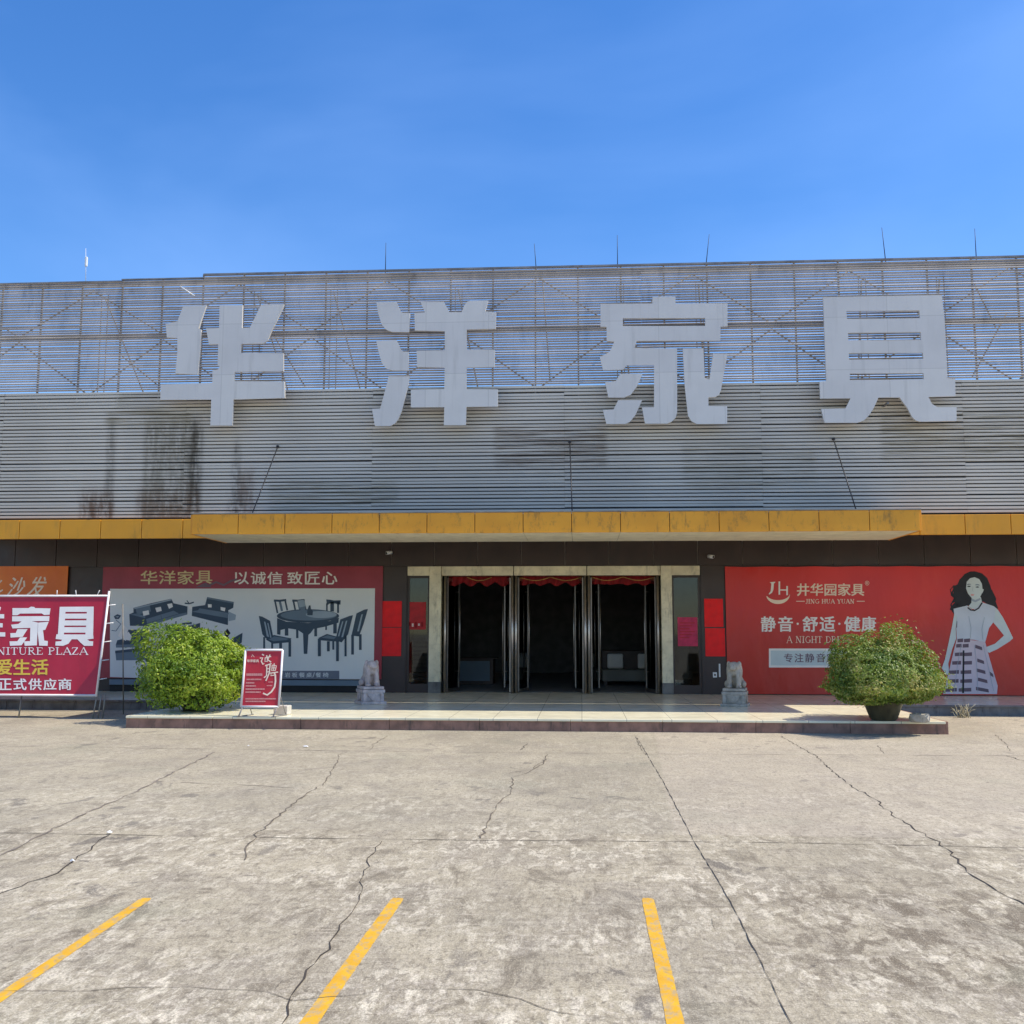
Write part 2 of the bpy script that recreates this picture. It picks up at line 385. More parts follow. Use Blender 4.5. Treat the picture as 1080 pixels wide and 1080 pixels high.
def thing(name, label, cat, loc, group=None):
    o = bpy.data.objects.new(name, None); col.objects.link(o); o.location = loc; o.empty_display_size = .2
    return tag(o, label, cat, group)

# ---- text
_tx = {}
def glyphs(body):
    if body not in _tx:
        c = bpy.data.curves.new('writing', 'FONT'); c.body = body; c.resolution_u = 4
        o = bpy.data.objects.new('writing', c); col.objects.link(o)
        bpy.context.view_layer.update(); dg = bpy.context.evaluated_depsgraph_get()
        me = bpy.data.meshes.new_from_object(o.evaluated_get(dg))
        _tx[body] = ([tuple(v.co) for v in me.vertices], [tuple(p.vertices) for p in me.polygons])
        bpy.data.objects.remove(o); bpy.data.curves.remove(c); bpy.data.meshes.remove(me)
    return _tx[body]
def write(mb, body, x0, y0, x1, y1, Y, m, k=0.0, bold=0.0, shear=0.0):
    """lettering filling the photo box x0..x1, y0..y1 on the plane y = Y + k z"""
    vs, fs = glyphs(body)
    ax, bx = min(v[0] for v in vs), max(v[0] for v in vs); ay, by = min(v[1] for v in vs), max(v[1] for v in vs)
    offs = [(0, 0)] if not bold else [(-bold, -bold * .6), (bold, -bold * .6), (-bold, bold * .6), (bold, bold * .6), (0, 0)]
    for i, (dx, dz) in enumerate(offs):
        out = []
        for v in vs:
            u = (v[0] - ax) / (bx - ax); w = (v[1] - ay) / (by - ay)
            p = P(x0 + (x1 - x0) * u + shear * (w - .5) * (y1 - y0) + dx, y1 + (y0 - y1) * w + dz, Y, k)
            p.y -= .0006 * i
            out.append(p)
        ff = []
        for f in fs:
            a, b, c = out[f[0]], out[f[1]], out[f[2]]
            ff.append(f if (b - a).cross(c - a).y < 0 else f[::-1])
        mb.add(out, ff, m)
# a small Roman serif alphabet: strokes (x0,y0,x1,y1,thick) on a unit cap height
def arc(cx, cy, rx, ry, a0, a1, n=10): return [(cx + rx * math.cos(R(a0 + (a1 - a0) * i / n)), cy + ry * math.sin(R(a0 + (a1 - a0) * i / n))) for i in range(n + 1)]
T, S_ = .15, .065
SERIF = {
 'A': (.85, [([(.05, 0), (.42, 1)], S_), ([(.42, 1), (.8, 0)], T), ([(.2, .35), (.65, .35)], S_), ([(-.03, .0), (.18, .0)], S_), ([(.66, 0), (.92, 0)], S_)]),
 'D': (.8, [([(.15, 0), (.15, 1)], T), (arc(.3, .5, .42, .47, -90, 90), S_ * 1.7), ([(0, .97), (.3, .97)], S_), ([(0, .03), (.3, .03)], S_)]),
 'E': (.68, [([(.15, 0), (.15, 1)], T), ([(0, .97), (.6, .97), (.6, .78)], S_), ([(.15, .52), (.48, .52)], S_), ([(0, .03), (.62, .03), (.64, .25)], S_)]),
 'F': (.64, [([(.15, 0), (.15, 1)], T), ([(0, .97), (.6, .97), (.6, .78)], S_), ([(.15, .52), (.48, .52)], S_), ([(0, .03), (.32, .03)], S_)]),
 'G': (.85, [(arc(.45, .5, .38, .47, 45, 330, 14), S_ * 1.7), ([(.74, .1), (.74, .42)], T), ([(.58, .42), (.88, .42)], S_)]),
 'H': (.9, [([(.16, 0), (.16, 1)], T), ([(.72, 0), (.72, 1)], T), ([(.16, .5), (.72, .5)], S_), ([(0, .97), (.32, .97)], S_), ([(0, .03), (.32, .03)], S_), ([(.56, .97), (.88, .97)], S_), ([(.56, .03), (.88, .03)], S_)]),
 'I': (.4, [([(.18, 0), (.18, 1)], T), ([(0, .97), (.36, .97)], S_), ([(0, .03), (.36, .03)], S_)]),
 'J': (.48, [([(.3, 1), (.3, .15), (.2, .02), (.02, .02)], T * .85), ([(.12, .97), (.46, .97)], S_)]),
 'L': (.66, [([(.15, 0), (.15, 1)], T), ([(0, .97), (.32, .97)], S_), ([(0, .03), (.6, .03), (.62, .25)], S_)]),
 'N': (.92, [([(.14, 0), (.14, 1)], S_), ([(.14, 1), (.72, 0)], T), ([(.74, 0), (.74, 1)], S_), ([(0, .97), (.2, .97)], S_), ([(0, .03), (.28, .03)], S_), ([(.6, .97), (.88, .97)], S_)]),
 'P': (.7, [([(.15, 0), (.15, 1)], T), (arc(.3, .74, .3, .24, 90, -90), S_ * 1.6), ([(0, .97), (.3, .97)], S_), ([(.15, .5), (.3, .5)], S_), ([(0, .03), (.32, .03)], S_)]),
 'R': (.8, [([(.15, 0), (.15, 1)], T), (arc(.3, .75, .28, .23, 90, -90), S_ * 1.6), ([(0, .97), (.3, .97)], S_), ([(.15, .52), (.34, .52), (.7, .02)], T * .8), ([(0, .03), (.32, .03)], S_), ([(.62, .03), (.8, .03)], S_)]),
 'S': (.62, [(arc(.3, .74, .22, .23, 30, 270, 8) + arc(.3, .27, .24, .24, 90, -150, 8), T * .8)]),
 'T': (.72, [([(.34, 0), (.34, 1)], T), ([(0, .78), (.02, .97), (.66, .97), (.68, .78)], S_), ([(.18, .03), (.5, .03)], S_)]),
 'U': (.88, [([(.16, 1), (.16, .3)], T), (arc(.43, .3, .27, .28, 180, 360), S_ * 1.3), ([(.7, .3), (.7, 1)], S_), ([(0, .97), (.32, .97)], S_), ([(.56, .97), (.84, .97)], S_)]),
 'Y': (.8, [([(.1, 1), (.4, .45)], T), ([(.7, 1), (.4, .45)], S_), ([(.4, .45), (.4, 0)], T), ([(-.02, .97), (.26, .97)], S_), ([(.56, .97), (.82, .97)], S_), ([(.24, .03), (.56, .03)], S_)]),
 'Z': (.7, [([(.02, .8), (.06, .97), (.58, .97)], S_), ([(.58, .97), (.06, .03)], T), ([(.06, .03), (.6, .03), (.64, .22)], S_)]),
 ' ': (.4, [])}
def serif(mb, body, x0, y0, x1, y1, Y, m, k=0.0, fat=1.0):
    tot = sum(SERIF[c][0] + .08 for c in body) - .08; u = (x1 - x0) / tot; hgt = y1 - y0; cx = 0; lay = 0
    for c in body:
        w, st = SERIF[c]
        for line, th in st:
            lay += 1; th *= fat
            for (ax, ay), (bx, by) in zip(line, line[1:]):
                A = Vector((x0 + (cx + ax) * u, y1 - ay * hgt)); B = Vector((x0 + (cx + bx) * u, y1 - by * hgt)); d = (B - A)
                if d.length < 1e-6: continue
                q = Vector((-d.y, d.x)).normalized() * th * hgt / 2; e = d.normalized() * th * hgt * .15
                pp = [A - e + q, B + e + q, B + e - q, A - e - q]
                pts = [P(p.x, p.y, Y, k) for p in pp]
                for p in pts: p.y -= .0004 * (lay % 5)
                mb.poly(pts, m)
        cx += w + .08
def zx(z, s, ox, oy): return [(ox + x / s, oy + y / s) for (x, y) in z]      # enlarged-view coordinates -> photo pixels
def ppoly(mb, pts, Y, m, k=0.0, holes=()):
    mb.poly([P(x, y, Y, k) for x, y in pts], m, [[P(x, y, Y, k) for x, y in h] for h in holes])
def prect(mb, x0, y0, x1, y1, Y, m, k=0.0): ppoly(mb, [(x0, y0), (x1, y0), (x1, y1), (x0, y1)], Y, m, k)
def pline(mb, pts, w, Y, m, k=0.0):       # a drawn line of photo width w
    L = []; Rr = []
    for i, p in enumerate(pts):
        a = Vector(pts[max(i - 1, 0)]); b = Vector(pts[min(i + 1, len(pts) - 1)]); d = (b - a).normalized(); q = Vector((-d.y, d.x)) * w / 2
        L.append(Vector(p) + q); Rr.append(Vector(p) - q)
    for i in range(len(pts) - 1): ppoly(mb, [L[i], L[i + 1], Rr[i + 1], Rr[i]], Y, m, k)

# ------------------------------------------------------------------ world and sun
SUN = Vector((2.32, -.12, 3.49)).normalized()
w = bpy.data.worlds.new('World'); sc.world = w; w.use_nodes = True; nt = w.node_tree
sky = nt.nodes.new('ShaderNodeTexSky'); sky.sky_type = 'NISHITA'; sky.sun_disc = False
sky.sun_elevation = math.asin(SUN.z); sky.sun_rotation = math.atan2(SUN.x, SUN.y)
sky.air_density = 1.0; sky.dust_density = .3; sky.ozone_density = 3.0; sky.altitude = 50
bg = nt.nodes['Background']; bg.inputs['Strength'].default_value = .15
tc = nt.nodes.new('ShaderNodeTexCoord'); mp = nt.nodes.new('ShaderNodeMapping'); mp.inputs['Scale'].default_value = (1.1, 1.1, 2.6); mp.inputs['Rotation'].default_value = (0, R(12), 0)
nz = nt.nodes.new('ShaderNodeTexNoise'); nz.inputs['Scale'].default_value = 1.6; nz.inputs['Detail'].default_value = 5; nz.inputs['Roughness'].default_value = .48; nz.inputs['Distortion'].default_value = .4
mr = nt.nodes.new('ShaderNodeMapRange'); mr.inputs[1].default_value = .45; mr.inputs[2].default_value = .8; mr.inputs[3].default_value = 0; mr.inputs[4].default_value = .24
mx = nt.nodes.new('ShaderNodeMix'); mx.data_type = 'RGBA'; mx.inputs[7].default_value = (3.6, 4.9, 7.2, 1)
nt.links.new(tc.outputs['Generated'], mp.inputs[0]); nt.links.new(mp.outputs[0], nz.inputs['Vector']); nt.links.new(nz.outputs['Fac'], mr.inputs[0])
nt.links.new(mr.outputs[0], mx.inputs[0]); nt.links.new(sky.outputs[0], mx.inputs[6]); hs = nt.nodes.new('ShaderNodeHueSaturation'); hs.inputs['Saturation'].default_value = 1.3; hs.inputs['Hue'].default_value = .508; hs.inputs['Value'].default_value = .9; nt.links.new(mx.outputs[2], hs.inputs['Color']); nt.links.new(hs.outputs[0], bg.inputs[0])
sun_d = bpy.data.lights.new('sun', 'SUN'); sun_d.energy = 3.35; sun_d.angle = R(.53); sun_d.color = (1, .925, .79)
sun = bpy.data.objects.new('sun', sun_d); col.objects.link(sun); sun.location = SUN * 60; sun.rotation_euler = SUN.to_track_quat('Z', 'Y').to_euler()
sc.view_settings.view_transform = 'Standard'; sc.view_settings.look = 'None'; sc.view_settings.exposure = 0.68; sc.view_settings.gamma = 1; sc.view_settings.use_curve_mapping = False

# ------------------------------------------------------------------ ground
mb = MB(); mb.add([(-400, -400, 0), (400, -400, 0), (400, 400, 0), (-400, 400, 0)], [(0, 1, 2, 3)], 'concrete')
ground = mb.build('parking_lot', kind='structure')
def densify(pts, step, jit):
    out = []
    for a, b in zip(pts, pts[1:]):
        n = max(1, int((b - a).length / step))
        for i in range(n):
            p = a.lerp(b, i / n); p += Vector((rnd.uniform(-jit, jit), rnd.uniform(-jit, jit), 0)); out.append(p)
    out.append(pts[-1]); return out
def crack(pts, w, m, jit=.022, name='crack', z=.004):
    g = densify([G(x, y, z) for x, y in pts], .12 if jit else .5, jit)
    b = MB(); b.strip(g, lambda i: w * .52 * rnd.uniform(.15, 1.25), m); return b.build(name, ground, kind='structure')
for pts, wd in [
    ([(-60, 877), (0, 878), (115, 880), (220, 882), (340, 884), (500, 886), (680, 887), (860, 889), (1080, 894), (1160, 896)], .022),
    ([(-60, 786), (100, 788), (340, 791.5), (400, 792), (680, 795), (900, 796), (1080, 797), (1160, 798)], .035)]:
    crack(pts, wd, 'joint' if wd > .03 else 'crack', .006, 'expansion_joint', .0041)
crack([(672, 778), (700, 825), (731, 885), (770, 950), (800, 1010), (835, 1080), (870, 1140)], .016, 'crack', .004, 'expansion_joint', .0048)
crack([(0, 902), (68, 868), (140, 836), (227, 793)], .05, 'joint', .02, 'expansion_joint', .0045)
crack([(190, 825), (250, 827), (330, 832)], .035, 'joint', .02, 'expansion_joint', .0043)
for pts, wd in [
    ([(115, 880), (75, 910), (60, 920), (20, 935), (0, 943), (-60, 966)], .028),
    ([(335, 830), (322, 838), (300, 855), (288, 866), (270, 880), (260, 896), (258, 907)], .035),
    ([(402, 887), (390, 905), (386, 918), (379, 930), (382, 940), (378, 955), (362, 975), (340, 1008), (318, 1032), (308, 1052), (296, 1082)], .02),
    ([(578, 795), (572, 806), (556, 815), (541, 820), (539, 835), (527, 846), (518, 858), (514, 870), (507, 884)], .03),
    ([(575, 802), (560, 812), (545, 814), (525, 815)], .02),
    ([(823, 776), (840, 786), (860, 797), (880, 815), (900, 830), (922, 842), (945, 862), (968, 876), (990, 888), (1005, 902), (1020, 919), (1040, 930), (1080, 955), (1130, 985)], .028),
    ([(0, 1045), (80, 1046), (140, 1042), (200, 1040), (285, 1044), (310, 1056), (350, 1050), (460, 1041), (500, 1044), (530, 1047), (590, 1066), (660, 1082)], .011),
    ([(285, 1044), (300, 1034), (318, 1030)], .006), 
    ([(390, 792), (394, 785), (402, 780), (409, 776)], .025), ([(341, 828), (354, 806), (358, 796), (366, 793)], .026), ([(549, 791), (556, 784)], .025),
    ([(670, 776), (674, 786), (681, 796)], .022),
    ([(1050, 775), (1060, 783), (1066, 792)], .03), ([(1063, 797), (1090, 806)], .03), ([(925, 786), (933, 795)], .02),
    ([(752, 968), (757, 982), (770, 992), (778, 1004)], .004)]:
    crack(pts, wd, 'faint_crack' if pts[0] in ((335, 830), (578, 795), (575, 802), (0, 1045), (390, 792), (341, 828), (1050, 775)) else 'crack')
for (a, b, c, wd, lab) in [((-70, 1099), (0, 1052), (155, 947), .078, 'worn yellow parking line at the left edge, its far end below the bush'),
                       ((285, 1136), (325, 1080), (420, 947), .088, 'yellow parking line in the middle, crossed by a long crack'),
                       ((726, 1140), (713, 1080), (683, 947), .084, 'yellow parking line on the right, beside the straight slab joint')]:
    A = G(*a, .0025); B = G(*c, .0025); pts = [A.lerp(B, i / 60) for i in range(61)]; mb = MB()
    mb.strip(pts, lambda i: wd * rnd.uniform(.94, 1.03) * (.75 if i in (0, 60) else 1), 'yellow_line'); tag(mb.build('parking_line', origin=A.lerp(B, .5)), lab, 'parking line', 'yellow parking lines')

# ------------------------------------------------------------------ entrance platform
YW = 26.2
ZP = .222
XL, XR = G(150, 764).x, G(992, 773).x
Y1 = G(540, 771).y; Y2 = G(1030, 755).y
mb = MB()
def slab(x0, x1, y0, y1, front):
    mb.box(x0, x1, y0 + .05, y1, -.1, ZP, 'tile')
    n = max(1, round((x1 - x0) / 1.6))
    for i in range(n):
        a = x0 + (x1 - x0) * i / n; b = x0 + (x1 - x0) * (i + 1) / n
        mb.bbox(a + .003, b - .003, y0, y0 + .049, -.1, ZP - .045, front, .006)
        mb.bbox(a + .002, b - .002, y0 - .025, y0 + .0495, ZP - .043, ZP + .001, 'tile' if front == 'kerb' else front, .008)
slab(XL, XR, Y1, Y2 - .003, 'kerb'); 
mb.bbox(XR + .002, XR + .05, Y1 + .01, Y2 - .01, -.1, ZP - .002, 'kerb', .006)
slab(-18, 18, Y2, YW + .5, 'kerb_grey')
mb.build('entrance_platform', kind='structure')

# ------------------------------------------------------------------ the store
store = thing('furniture_store', 'long furniture store with ribbed metal facade, yellow canopy and dark brown entrance wall', 'building', (0, YW, 0))
def part(mb, name, parent=store, label=None):
    o = mb.build(name, parent)
    if label: o['label'] = label
    return o
XA, XB = -16.0, 16.0
zf = lambda py: P(540, py, YS).z
ZT = zf(407.5)                         # top of the closed cladding
# wall openings on the plane YW
def wx(px): return P(px, 660, YW).x
def wz(py, px=580): return P(px, py, YW).z
xa, xb, xc, xd, xe, xf = wx(403), wx(429.5), wx(453), wx(465.5), wx(697.5), wx(709)
xg, xh = wx(739), wx(765)
zd, zh = wz(607), wz(597)
mb = MB()
mb.box(XA, xb, YW, YW + .25, -.1, zh, 'brown')
mb.box(xg, XB, YW, YW + .25, -.1, zh, 'brown')
mb.box(XA, XB, YW, YW + .25, zh + .002, 6.3, 'brown')
part(mb, 'wall')
# panelled brown band over the doors
mb = MB(); sp = (wx(700) - wx(653)); x = wx(13)- sp * 4
zt = 4.3; zb = zh + .01
n = 0
while x < XB - 1:
    mb.box(x + .011, x + sp - .011, YW - .055, YW - .012, zb, zt, 'brown'); x += sp
mb.box(XA, XB, YW - .02, YW - .004, zb + .02, zt - .002, 'seam')
part(mb, 'fascia_panel')
for a, b in ((xa, xb - .02), (xg + .02, xh)):
    mb = MB(); mb.box(a, b, YW - .03, YW - .002, ZP, zh, 'brown'); part(mb, 'pilaster')
mb = MB()
for a, b in ((xb, xc), (xd - .0, wx(541.5)), (wx(542), wx(619)), (wx(619.5), xe), (xf, xg)):
    mb.bbox(a + .004, b - .004, YW - .07, YW + .14, zd, zh - .005, 'marble', .006)
part(mb, 'door_header')
for a, b in ((xc, xd), (xe, xf)):
    mb = MB(); mb.bbox(a, b, YW - .11, YW + .2, ZP, zh - .004, 'marble', .008)
    mb.box(a - .003, b + .003, YW - .114, YW + .1, ZP, ZP + .28, 'kerb_grey'); part(mb, 'column')
# side display windows
for a, b in ((xb, xc), (xf, xg)):
    f = MB()
    for (x0, x1, z0, z1) in ((a, a + .05, ZP, zd), (b - .05, b, ZP, zd), (a + .05, b - .05, ZP, ZP + .22), (a + .05, b - .05, zd - .06, zd - .001)):
        f.box(x0, x1, YW + .02, YW + .08, z0, z1, 'brown')
    wdw = part(f, 'display_window')
    g = MB(); g.box(a + .05, b - .05, YW + .045, YW + .053, ZP + .22, zd - .06, 'glass'); g.build('glass_pane', wdw)
# rolled shutter boxes and shelves seen through the left window
mb = MB()
for i in range(9): mb.box(xb + .06, xc - .06, YW + .5, YW + .56, ZP + .3 + i * .11, ZP + .36 + i * .11, 'fabric' if i > 0 else 'room')
mb.box(xb + .1, xc - .1, YW + .5, YW + .8, ZP + 1.3, ZP + 1.7, 'room_floor')
tag(mb.build('shelf_rack', origin=Vector(((xb + xc) / 2, YW + .6, ZP))), 'slatted rack behind the left side window', 'rack')
mb = MB(); mb.bbox(xf + .12, xg - .25, YW + .5, YW + .9, ZP + .35, ZP + 1.35, 'fabric', .02); mb.bbox(xf + .1, xg - .2, YW + .45, YW + .95, ZP + .2, ZP + .35, 'wood', .02)
mb.box(xf + .14, xf + .2, YW + .5, YW + .55, ZP, ZP + .2, 'wood'); mb.box(xg - .3, xg - .24, YW + .5, YW + .55, ZP, ZP + .2, 'wood'); mb.box(xf + .14, xf + .2, YW + .85, YW + .9, ZP, ZP + .2, 'wood'); mb.box(xg - .3, xg - .24, YW + .85, YW + .9, ZP, ZP + .2, 'wood')
tag(mb.build('display_cabinet', origin=Vector(((xf + xg) / 2, YW + .6, ZP))), 'pale low cabinet behind the right side window', 'cabinet')
# three double doors, leaves swung inwards
opens = [(wx(466), wx(542.2)), (wx(542.2), wx(619.3)), (wx(619.3), xe)]
for n, (a, b) in enumerate(opens):
    for sgn in (-1, 1):
        x = a if sgn < 0 else b
        if n == 0 and sgn < 0: x += .03
        if n == 2 and sgn > 0: x -= .03
        fr = MB(); xo = x - sgn * .05
        xm = x - sgn * .046; fr.tube([(xm, YW + .03, ZP + .002), (xm, YW + .03, zd + .03)], .034, 'steel', 16); fr.box(xm - .03, xm + .03, YW + .04, YW + .1, ZP + .002, zd - .002, 'black')
        part(fr, 'door_post')
        hx = xo - sgn * .05; ang = R(14) * sgn                       # leaf almost at right angles to the wall
        T_ = Matrix.Translation((hx, YW + .09, ZP)) @ Matrix.Rotation(ang, 4, 'Z')
        L = .86; H = zd - ZP - .05
        lf = MB()
        for (y0, y1, z0, z1) in ((0, .04, .02, H), (L - .04, L, .02, H), (.04, L - .04, .02, .1), (.04, L - .04, H - .08, H)):
            lf.box(-.02, .02, y0, y1, z0, z1, 'steel', T_)
        lf.box(-.006, .006, .04, L - .04, .1, H - .08, 'glass', T_)
        d = part(lf, 'door')
        for side in (-1, 1):
            hd = MB(); hd.tube([T_ @ Vector((side * .075, L - .16, .32)), T_ @ Vector((side * .075, L - .16, H - .14))], .017, 'steel', 10)
            for zz in (.52, H - .34): hd.tube([T_ @ Vector((0, L - .16, zz)), T_ @ Vector((side * .075, L - .16, zz))], .011, 'steel', 6)
            hd.build('handle', d)
# red cloth swags hung in the openings
for n, (a, b) in enumerate(opens):
    mb = MB(); N = 48; vs = []; fs = []
    for i in range(N + 1):
        u = i / N; x = a + .12 + (b - a - .24) * u
        dep = .17 + .06 * abs(math.sin(u * math.pi * 4)) + .03 * math.sin(u * 23 + n)
        for j in range(5):
            v = j / 4
            vs.append((x, YW + .4 + .03 * math.sin(u * 60 + v * 2), zd - .0 - dep * v))
    for i in range(N):
        for j in range(4): q = i * 5 + j; fs.append((q, q + 1, q + 6, q + 5))
    mb.add(vs, fs, 'cloth_red', True)
    for s0, s1 in (((.3, .7),) if n == 0 else ((.0, .5), (.5, 1.0))):
        pts = []
        for i in range(13):
            u = i / 12; pts.append((a + .12 + (b - a - .24) * (s0 + (s1 - s0) * u), YW + .34, zd - .02 - .09 * math.sin(u * math.pi)))
        mb.tube(pts, .012, 'gold', 6)
    tag(mb.build('red_swag', origin=Vector(((a + b) / 2, YW + .22, zd))), ['red cloth swag in the left doorway with one gold scallop', 'red cloth swag in the middle doorway', 'red cloth swag in the right doorway above the sofa'][n], 'swag', 'red swags over the doors')
# the unlit shop floor behind
mb = MB(); yb = YW + 13
mb.box(XA, XB, yb, yb + .2, -.1, 6.3, 'room'); mb.box(XA, XA + .2, YW + .26, yb - .002, -.1, 6.3, 'room'); mb.box(XB - .2, XB, YW + .26, yb - .002, -.1, 6.3, 'room')
mb.box(XA + .2, XB - .2, YW + .26, yb - .002, 4.2, 4.4, 'room')
for bx0, bx1 in ((XA + .21, wx(425)), (wx(745), XB - .21)): mb.box(bx0, bx1, YW + 1.3, YW + 1.4, ZP, 4.19, 'room')
part(mb, 'inner_wall')
mb = MB(); mb.box(XA + .2, XB - .2, YW + .51, yb - .002, -.1, ZP + .001, 'room_floor'); part(mb, 'shop_floor')
mb = MB(); mb.box(XA, XB, YW + .002, yb + .2, 6.302, 6.5, 'wallpaint'); part(mb, 'roof')
mb = MB()
mb.bbox(-3.7, -2.6, YW + 4.2, YW + 4.9, ZP, ZP + .74, 'wood', .01); mb.bbox(-3.8, -2.5, YW + 4.1, YW + 5.0, ZP + .742, ZP + .78, 'wood', .01)
mb.bbox(-3.6, -2.7, YW + 4.17, YW + 4.198, ZP + .1, ZP + .68, 'ink_mid', .005)
tag(mb.build('reception_desk', origin=Vector((-3.2, YW + 4.5, ZP))), 'dim desk inside the left doorway', 'desk')
s = thing('showroom_sofa', 'dim long sofa with pale cushions inside the right doorway', 'sofa', (1.9, YW + 4.4, ZP))
mb = MB(); mb.bbox(.6, 3.2, YW + 3.9, YW + 4.8, ZP + .12, ZP + .45, 'fabric', .03); part(mb, 'seat', s)
mb = MB(); mb.bbox(.6, 3.2, YW + 4.81, YW + 5.05, ZP + .12, ZP + 1.0, 'wood', .03); part(mb, 'backrest', s)
for cx in (1.0, 1.9, 2.8):
    mb = MB(); mb.bbox(cx - .24, cx + .24, YW + 4.6, YW + 4.75, ZP + .46, ZP + .9, 'ink_white', .05); part(mb, 'cushion', s)
for cx in (.7, 3.1):
    mb = MB(); mb.box(cx - .04, cx + .04, YW + 3.95, YW + 4.03, ZP, ZP + .12, 'wood'); part(mb, 'leg', s)

# porch ceiling, side fascia, canopy
zsb, zst = zf(568), zf(548)
zst = P(100, 548.5, YS).z; zsb = P(100, 568.5, YS).z
xcl, xcr = P(203, 550, YS - 2.2).x, P(970, 550, YS - 2.2).x
mb = MB(); mb.box(XA, XB, YS + .05, YW - .056, zsb + .35, zsb + .42, 'soffit'); part(mb, 'porch_soffit')
mb = MB(); x = XA; step = P(143, 560, YS).x - P(100, 560, YS).x
x = P(22.5, 560, YS).x - step * 8
while x < XB - .5:
    if x + step > XA and not (x > xcl + .2 and x + step < xcr - .2):
        mb.bbox(x + .006, x + step - .006, YS - .09, YS - .03, zsb, zst, 'yellow_clean', .008)
    x += step
mb.box(XA, XB, YS - .03, YS + .05, zsb + .004, zst - .004, 'black')
part(mb, 'side_fascia')
YC = YS - 2.2
zct = P(560, 540.5, YC).z; zcb = P(560, 562, YC).z
mb = MB(); x = xcl; n = 15; step = (xcr - xcl) / n
for i in range(n):
    mb.bbox(x + .006, x + step - .006, YC - .04, YC - .002, zcb + rnd.uniform(-.004, .004), zct, 'yellow', .007); x += step
for xx, sg in ((xcl, -1), (xcr, 1)):
    mb.bbox(min(xx, xx + sg * .04), max(xx, xx + sg * .04), YC, YS - .092, zcb, zct, 'yellow', .007)
cano = part(mb, 'canopy')
mb = MB(); mb.box(xcl + .01, xcr - .01, YC, YS - .092, zcb + .02, zct - .03, 'black'); mb.build('canopy_core', cano)
mb = MB(); x = xcl
for i in range(n):
    mb.box(x + .004, x + step - .004, YC + .002, YS - .094, zcb + .008, zcb + .018, 'soffit'); x += step
mb.build('canopy_soffit', cano)
mb = MB(); mb.box(xcl - .02, xcr + .02, YC - .05, YC + .04, zct + .002, zct + .025, 'chord'); mb.build('canopy_rim', cano)

# closed ribbed cladding: long Z shaped slats over a dark backing
per = .0800; z = zst + .05; mb = MB()
row = 0
while z < ZT:
    off = rnd.uniform(-.003, .003); x = XA; 
    while x < XB:
        L = 4.35 if x > XA else 2.6
        x1 = min(x + L, XB); dz = off + rnd.uniform(-.004, .004); dy = rnd.uniform(-.006, .006); dz += rnd.choice((0,) * 24 + (-.012, .01))
        h = .059
        vs = []
        for xx in (x, x1 - .002):
            vs += [(xx, YS + dy + .028, z + dz + h), (xx, YS + dy - .006, z + dz + h - .005), (xx, YS + dy + .004, z + dz + .004), (xx, YS + dy + .03, z + dz - .002), (xx, YS + dy + .034, z + dz + h)]
        fs = [(0, 1, 6, 5), (1, 2, 7, 6), (2, 3, 8, 7), (3, 4, 9, 8), (0, 5, 9, 4)]
        mb.add(vs, [f[::-1] for f in fs], 'cladding'); x = x1
    z += per; row += 1
part(mb, 'cladding')
mb = MB(); mb.box(XA, XB, YS + .07, YS + .12, zst - .2, ZT + .01, 'backing'); mb.box(XA, XB, YS + .121, YW - .002, 6.1, 6.28, 'wallpaint')
mb.box(XA, XA + .12, YS + .121, YW - .002, zst, 6.09, 'wallpaint'); mb.box(XB - .12, XB, YS + .121, YW - .002, zst, 6.09, 'wallpaint')
part(mb, 'cladding_backing')
# fixing rods of the canopy
for a, b in (((293, 471), (266, 538)), ((601, 466), (603.5, 540)), ((879, 463), (903, 538))):
    A = P(*a, YS - .02); B = P(*b, YC + .1); B.z = zct + .02
    mb = MB(); mb.tube([A, B], .013, 'darkrod', 6); mb.bbox(A.x - .03, A.x + .03, YS - .05, YS - .012, A.z - .03, A.z + .03, 'darkrod', .01); part(mb, 'tie_rod')
# open louvre screen on top
x1s, x2s = fx(128.5, 300), fx(214.5, 300)
zl = [P(60, 298.5, YS).z, P(170, 294.5, YS).z, P(540, 283, YS).z]
ztop = zl[2]
per2 = .0575; z = ZT + .05; mb = MB(); 
while z < ztop:
    x0 = XA if z < zl[0] else (x1s if z < zl[1] else x2s)
    x = x0; off = rnd.uniform(-.003, .003)
    while x < XB:
        L = 4.35; xe_ = min(x0 + L * (int((x - x0) / L + .001) + 1), XB)
        dz = off + rnd.uniform(-.003, .003)
        mt = Matrix.Translation((0, YS + rnd.uniform(-.004, .004), z + dz)) @ Matrix.Rotation(R(-28), 4, 'X')
        mb.box(x, xe_ - .003, -.025, .025, -.006, .006, 'screen', mt); x = xe_
    z += per2
part(mb, 'louvre_screen')
# truss behind the screen
YT = YS + .12
hx = step0 = fx(171, 300) - fx(128.5, 300)
x = x1s - hx * 9
while x < XB:
    if x > XA:
        zt_ = zl[0] if x < x1s - .1 else (zl[1] if x < x2s - .1 else zl[2])
        mb = MB(); mb.box(x - .018, x + .018, YS + .04, YS + .08, ZT - .3, zt_ + .03, 'truss'); part(mb, 'post')
    x += hx
mb = MB()
for (x0, x1, zz) in ((XA, x1s, zl[0] - .1), (x1s, x2s, zl[1] - .12), (x2s, XB, ztop - .16)):
    mb.box(x0, x1 - .002, YS + .085, YS + .14, zz, zz + .11, 'chord')
part(mb, 'top_chord')
mb = MB(); mb.box(x2s, XB, YS - .03, YS + .03, ztop - .012, ztop + .03, 'truss'); mb.box(x1s, x2s - .003, YS - .03, YS + .03, zl[1] - .01, zl[1] + .02, 'truss'); mb.box(XA, x1s - .003, YS - .03, YS + .03, zl[0] - .01, zl[0] + .02, 'truss'); part(mb, 'cap_rail')
zm = zf(347)
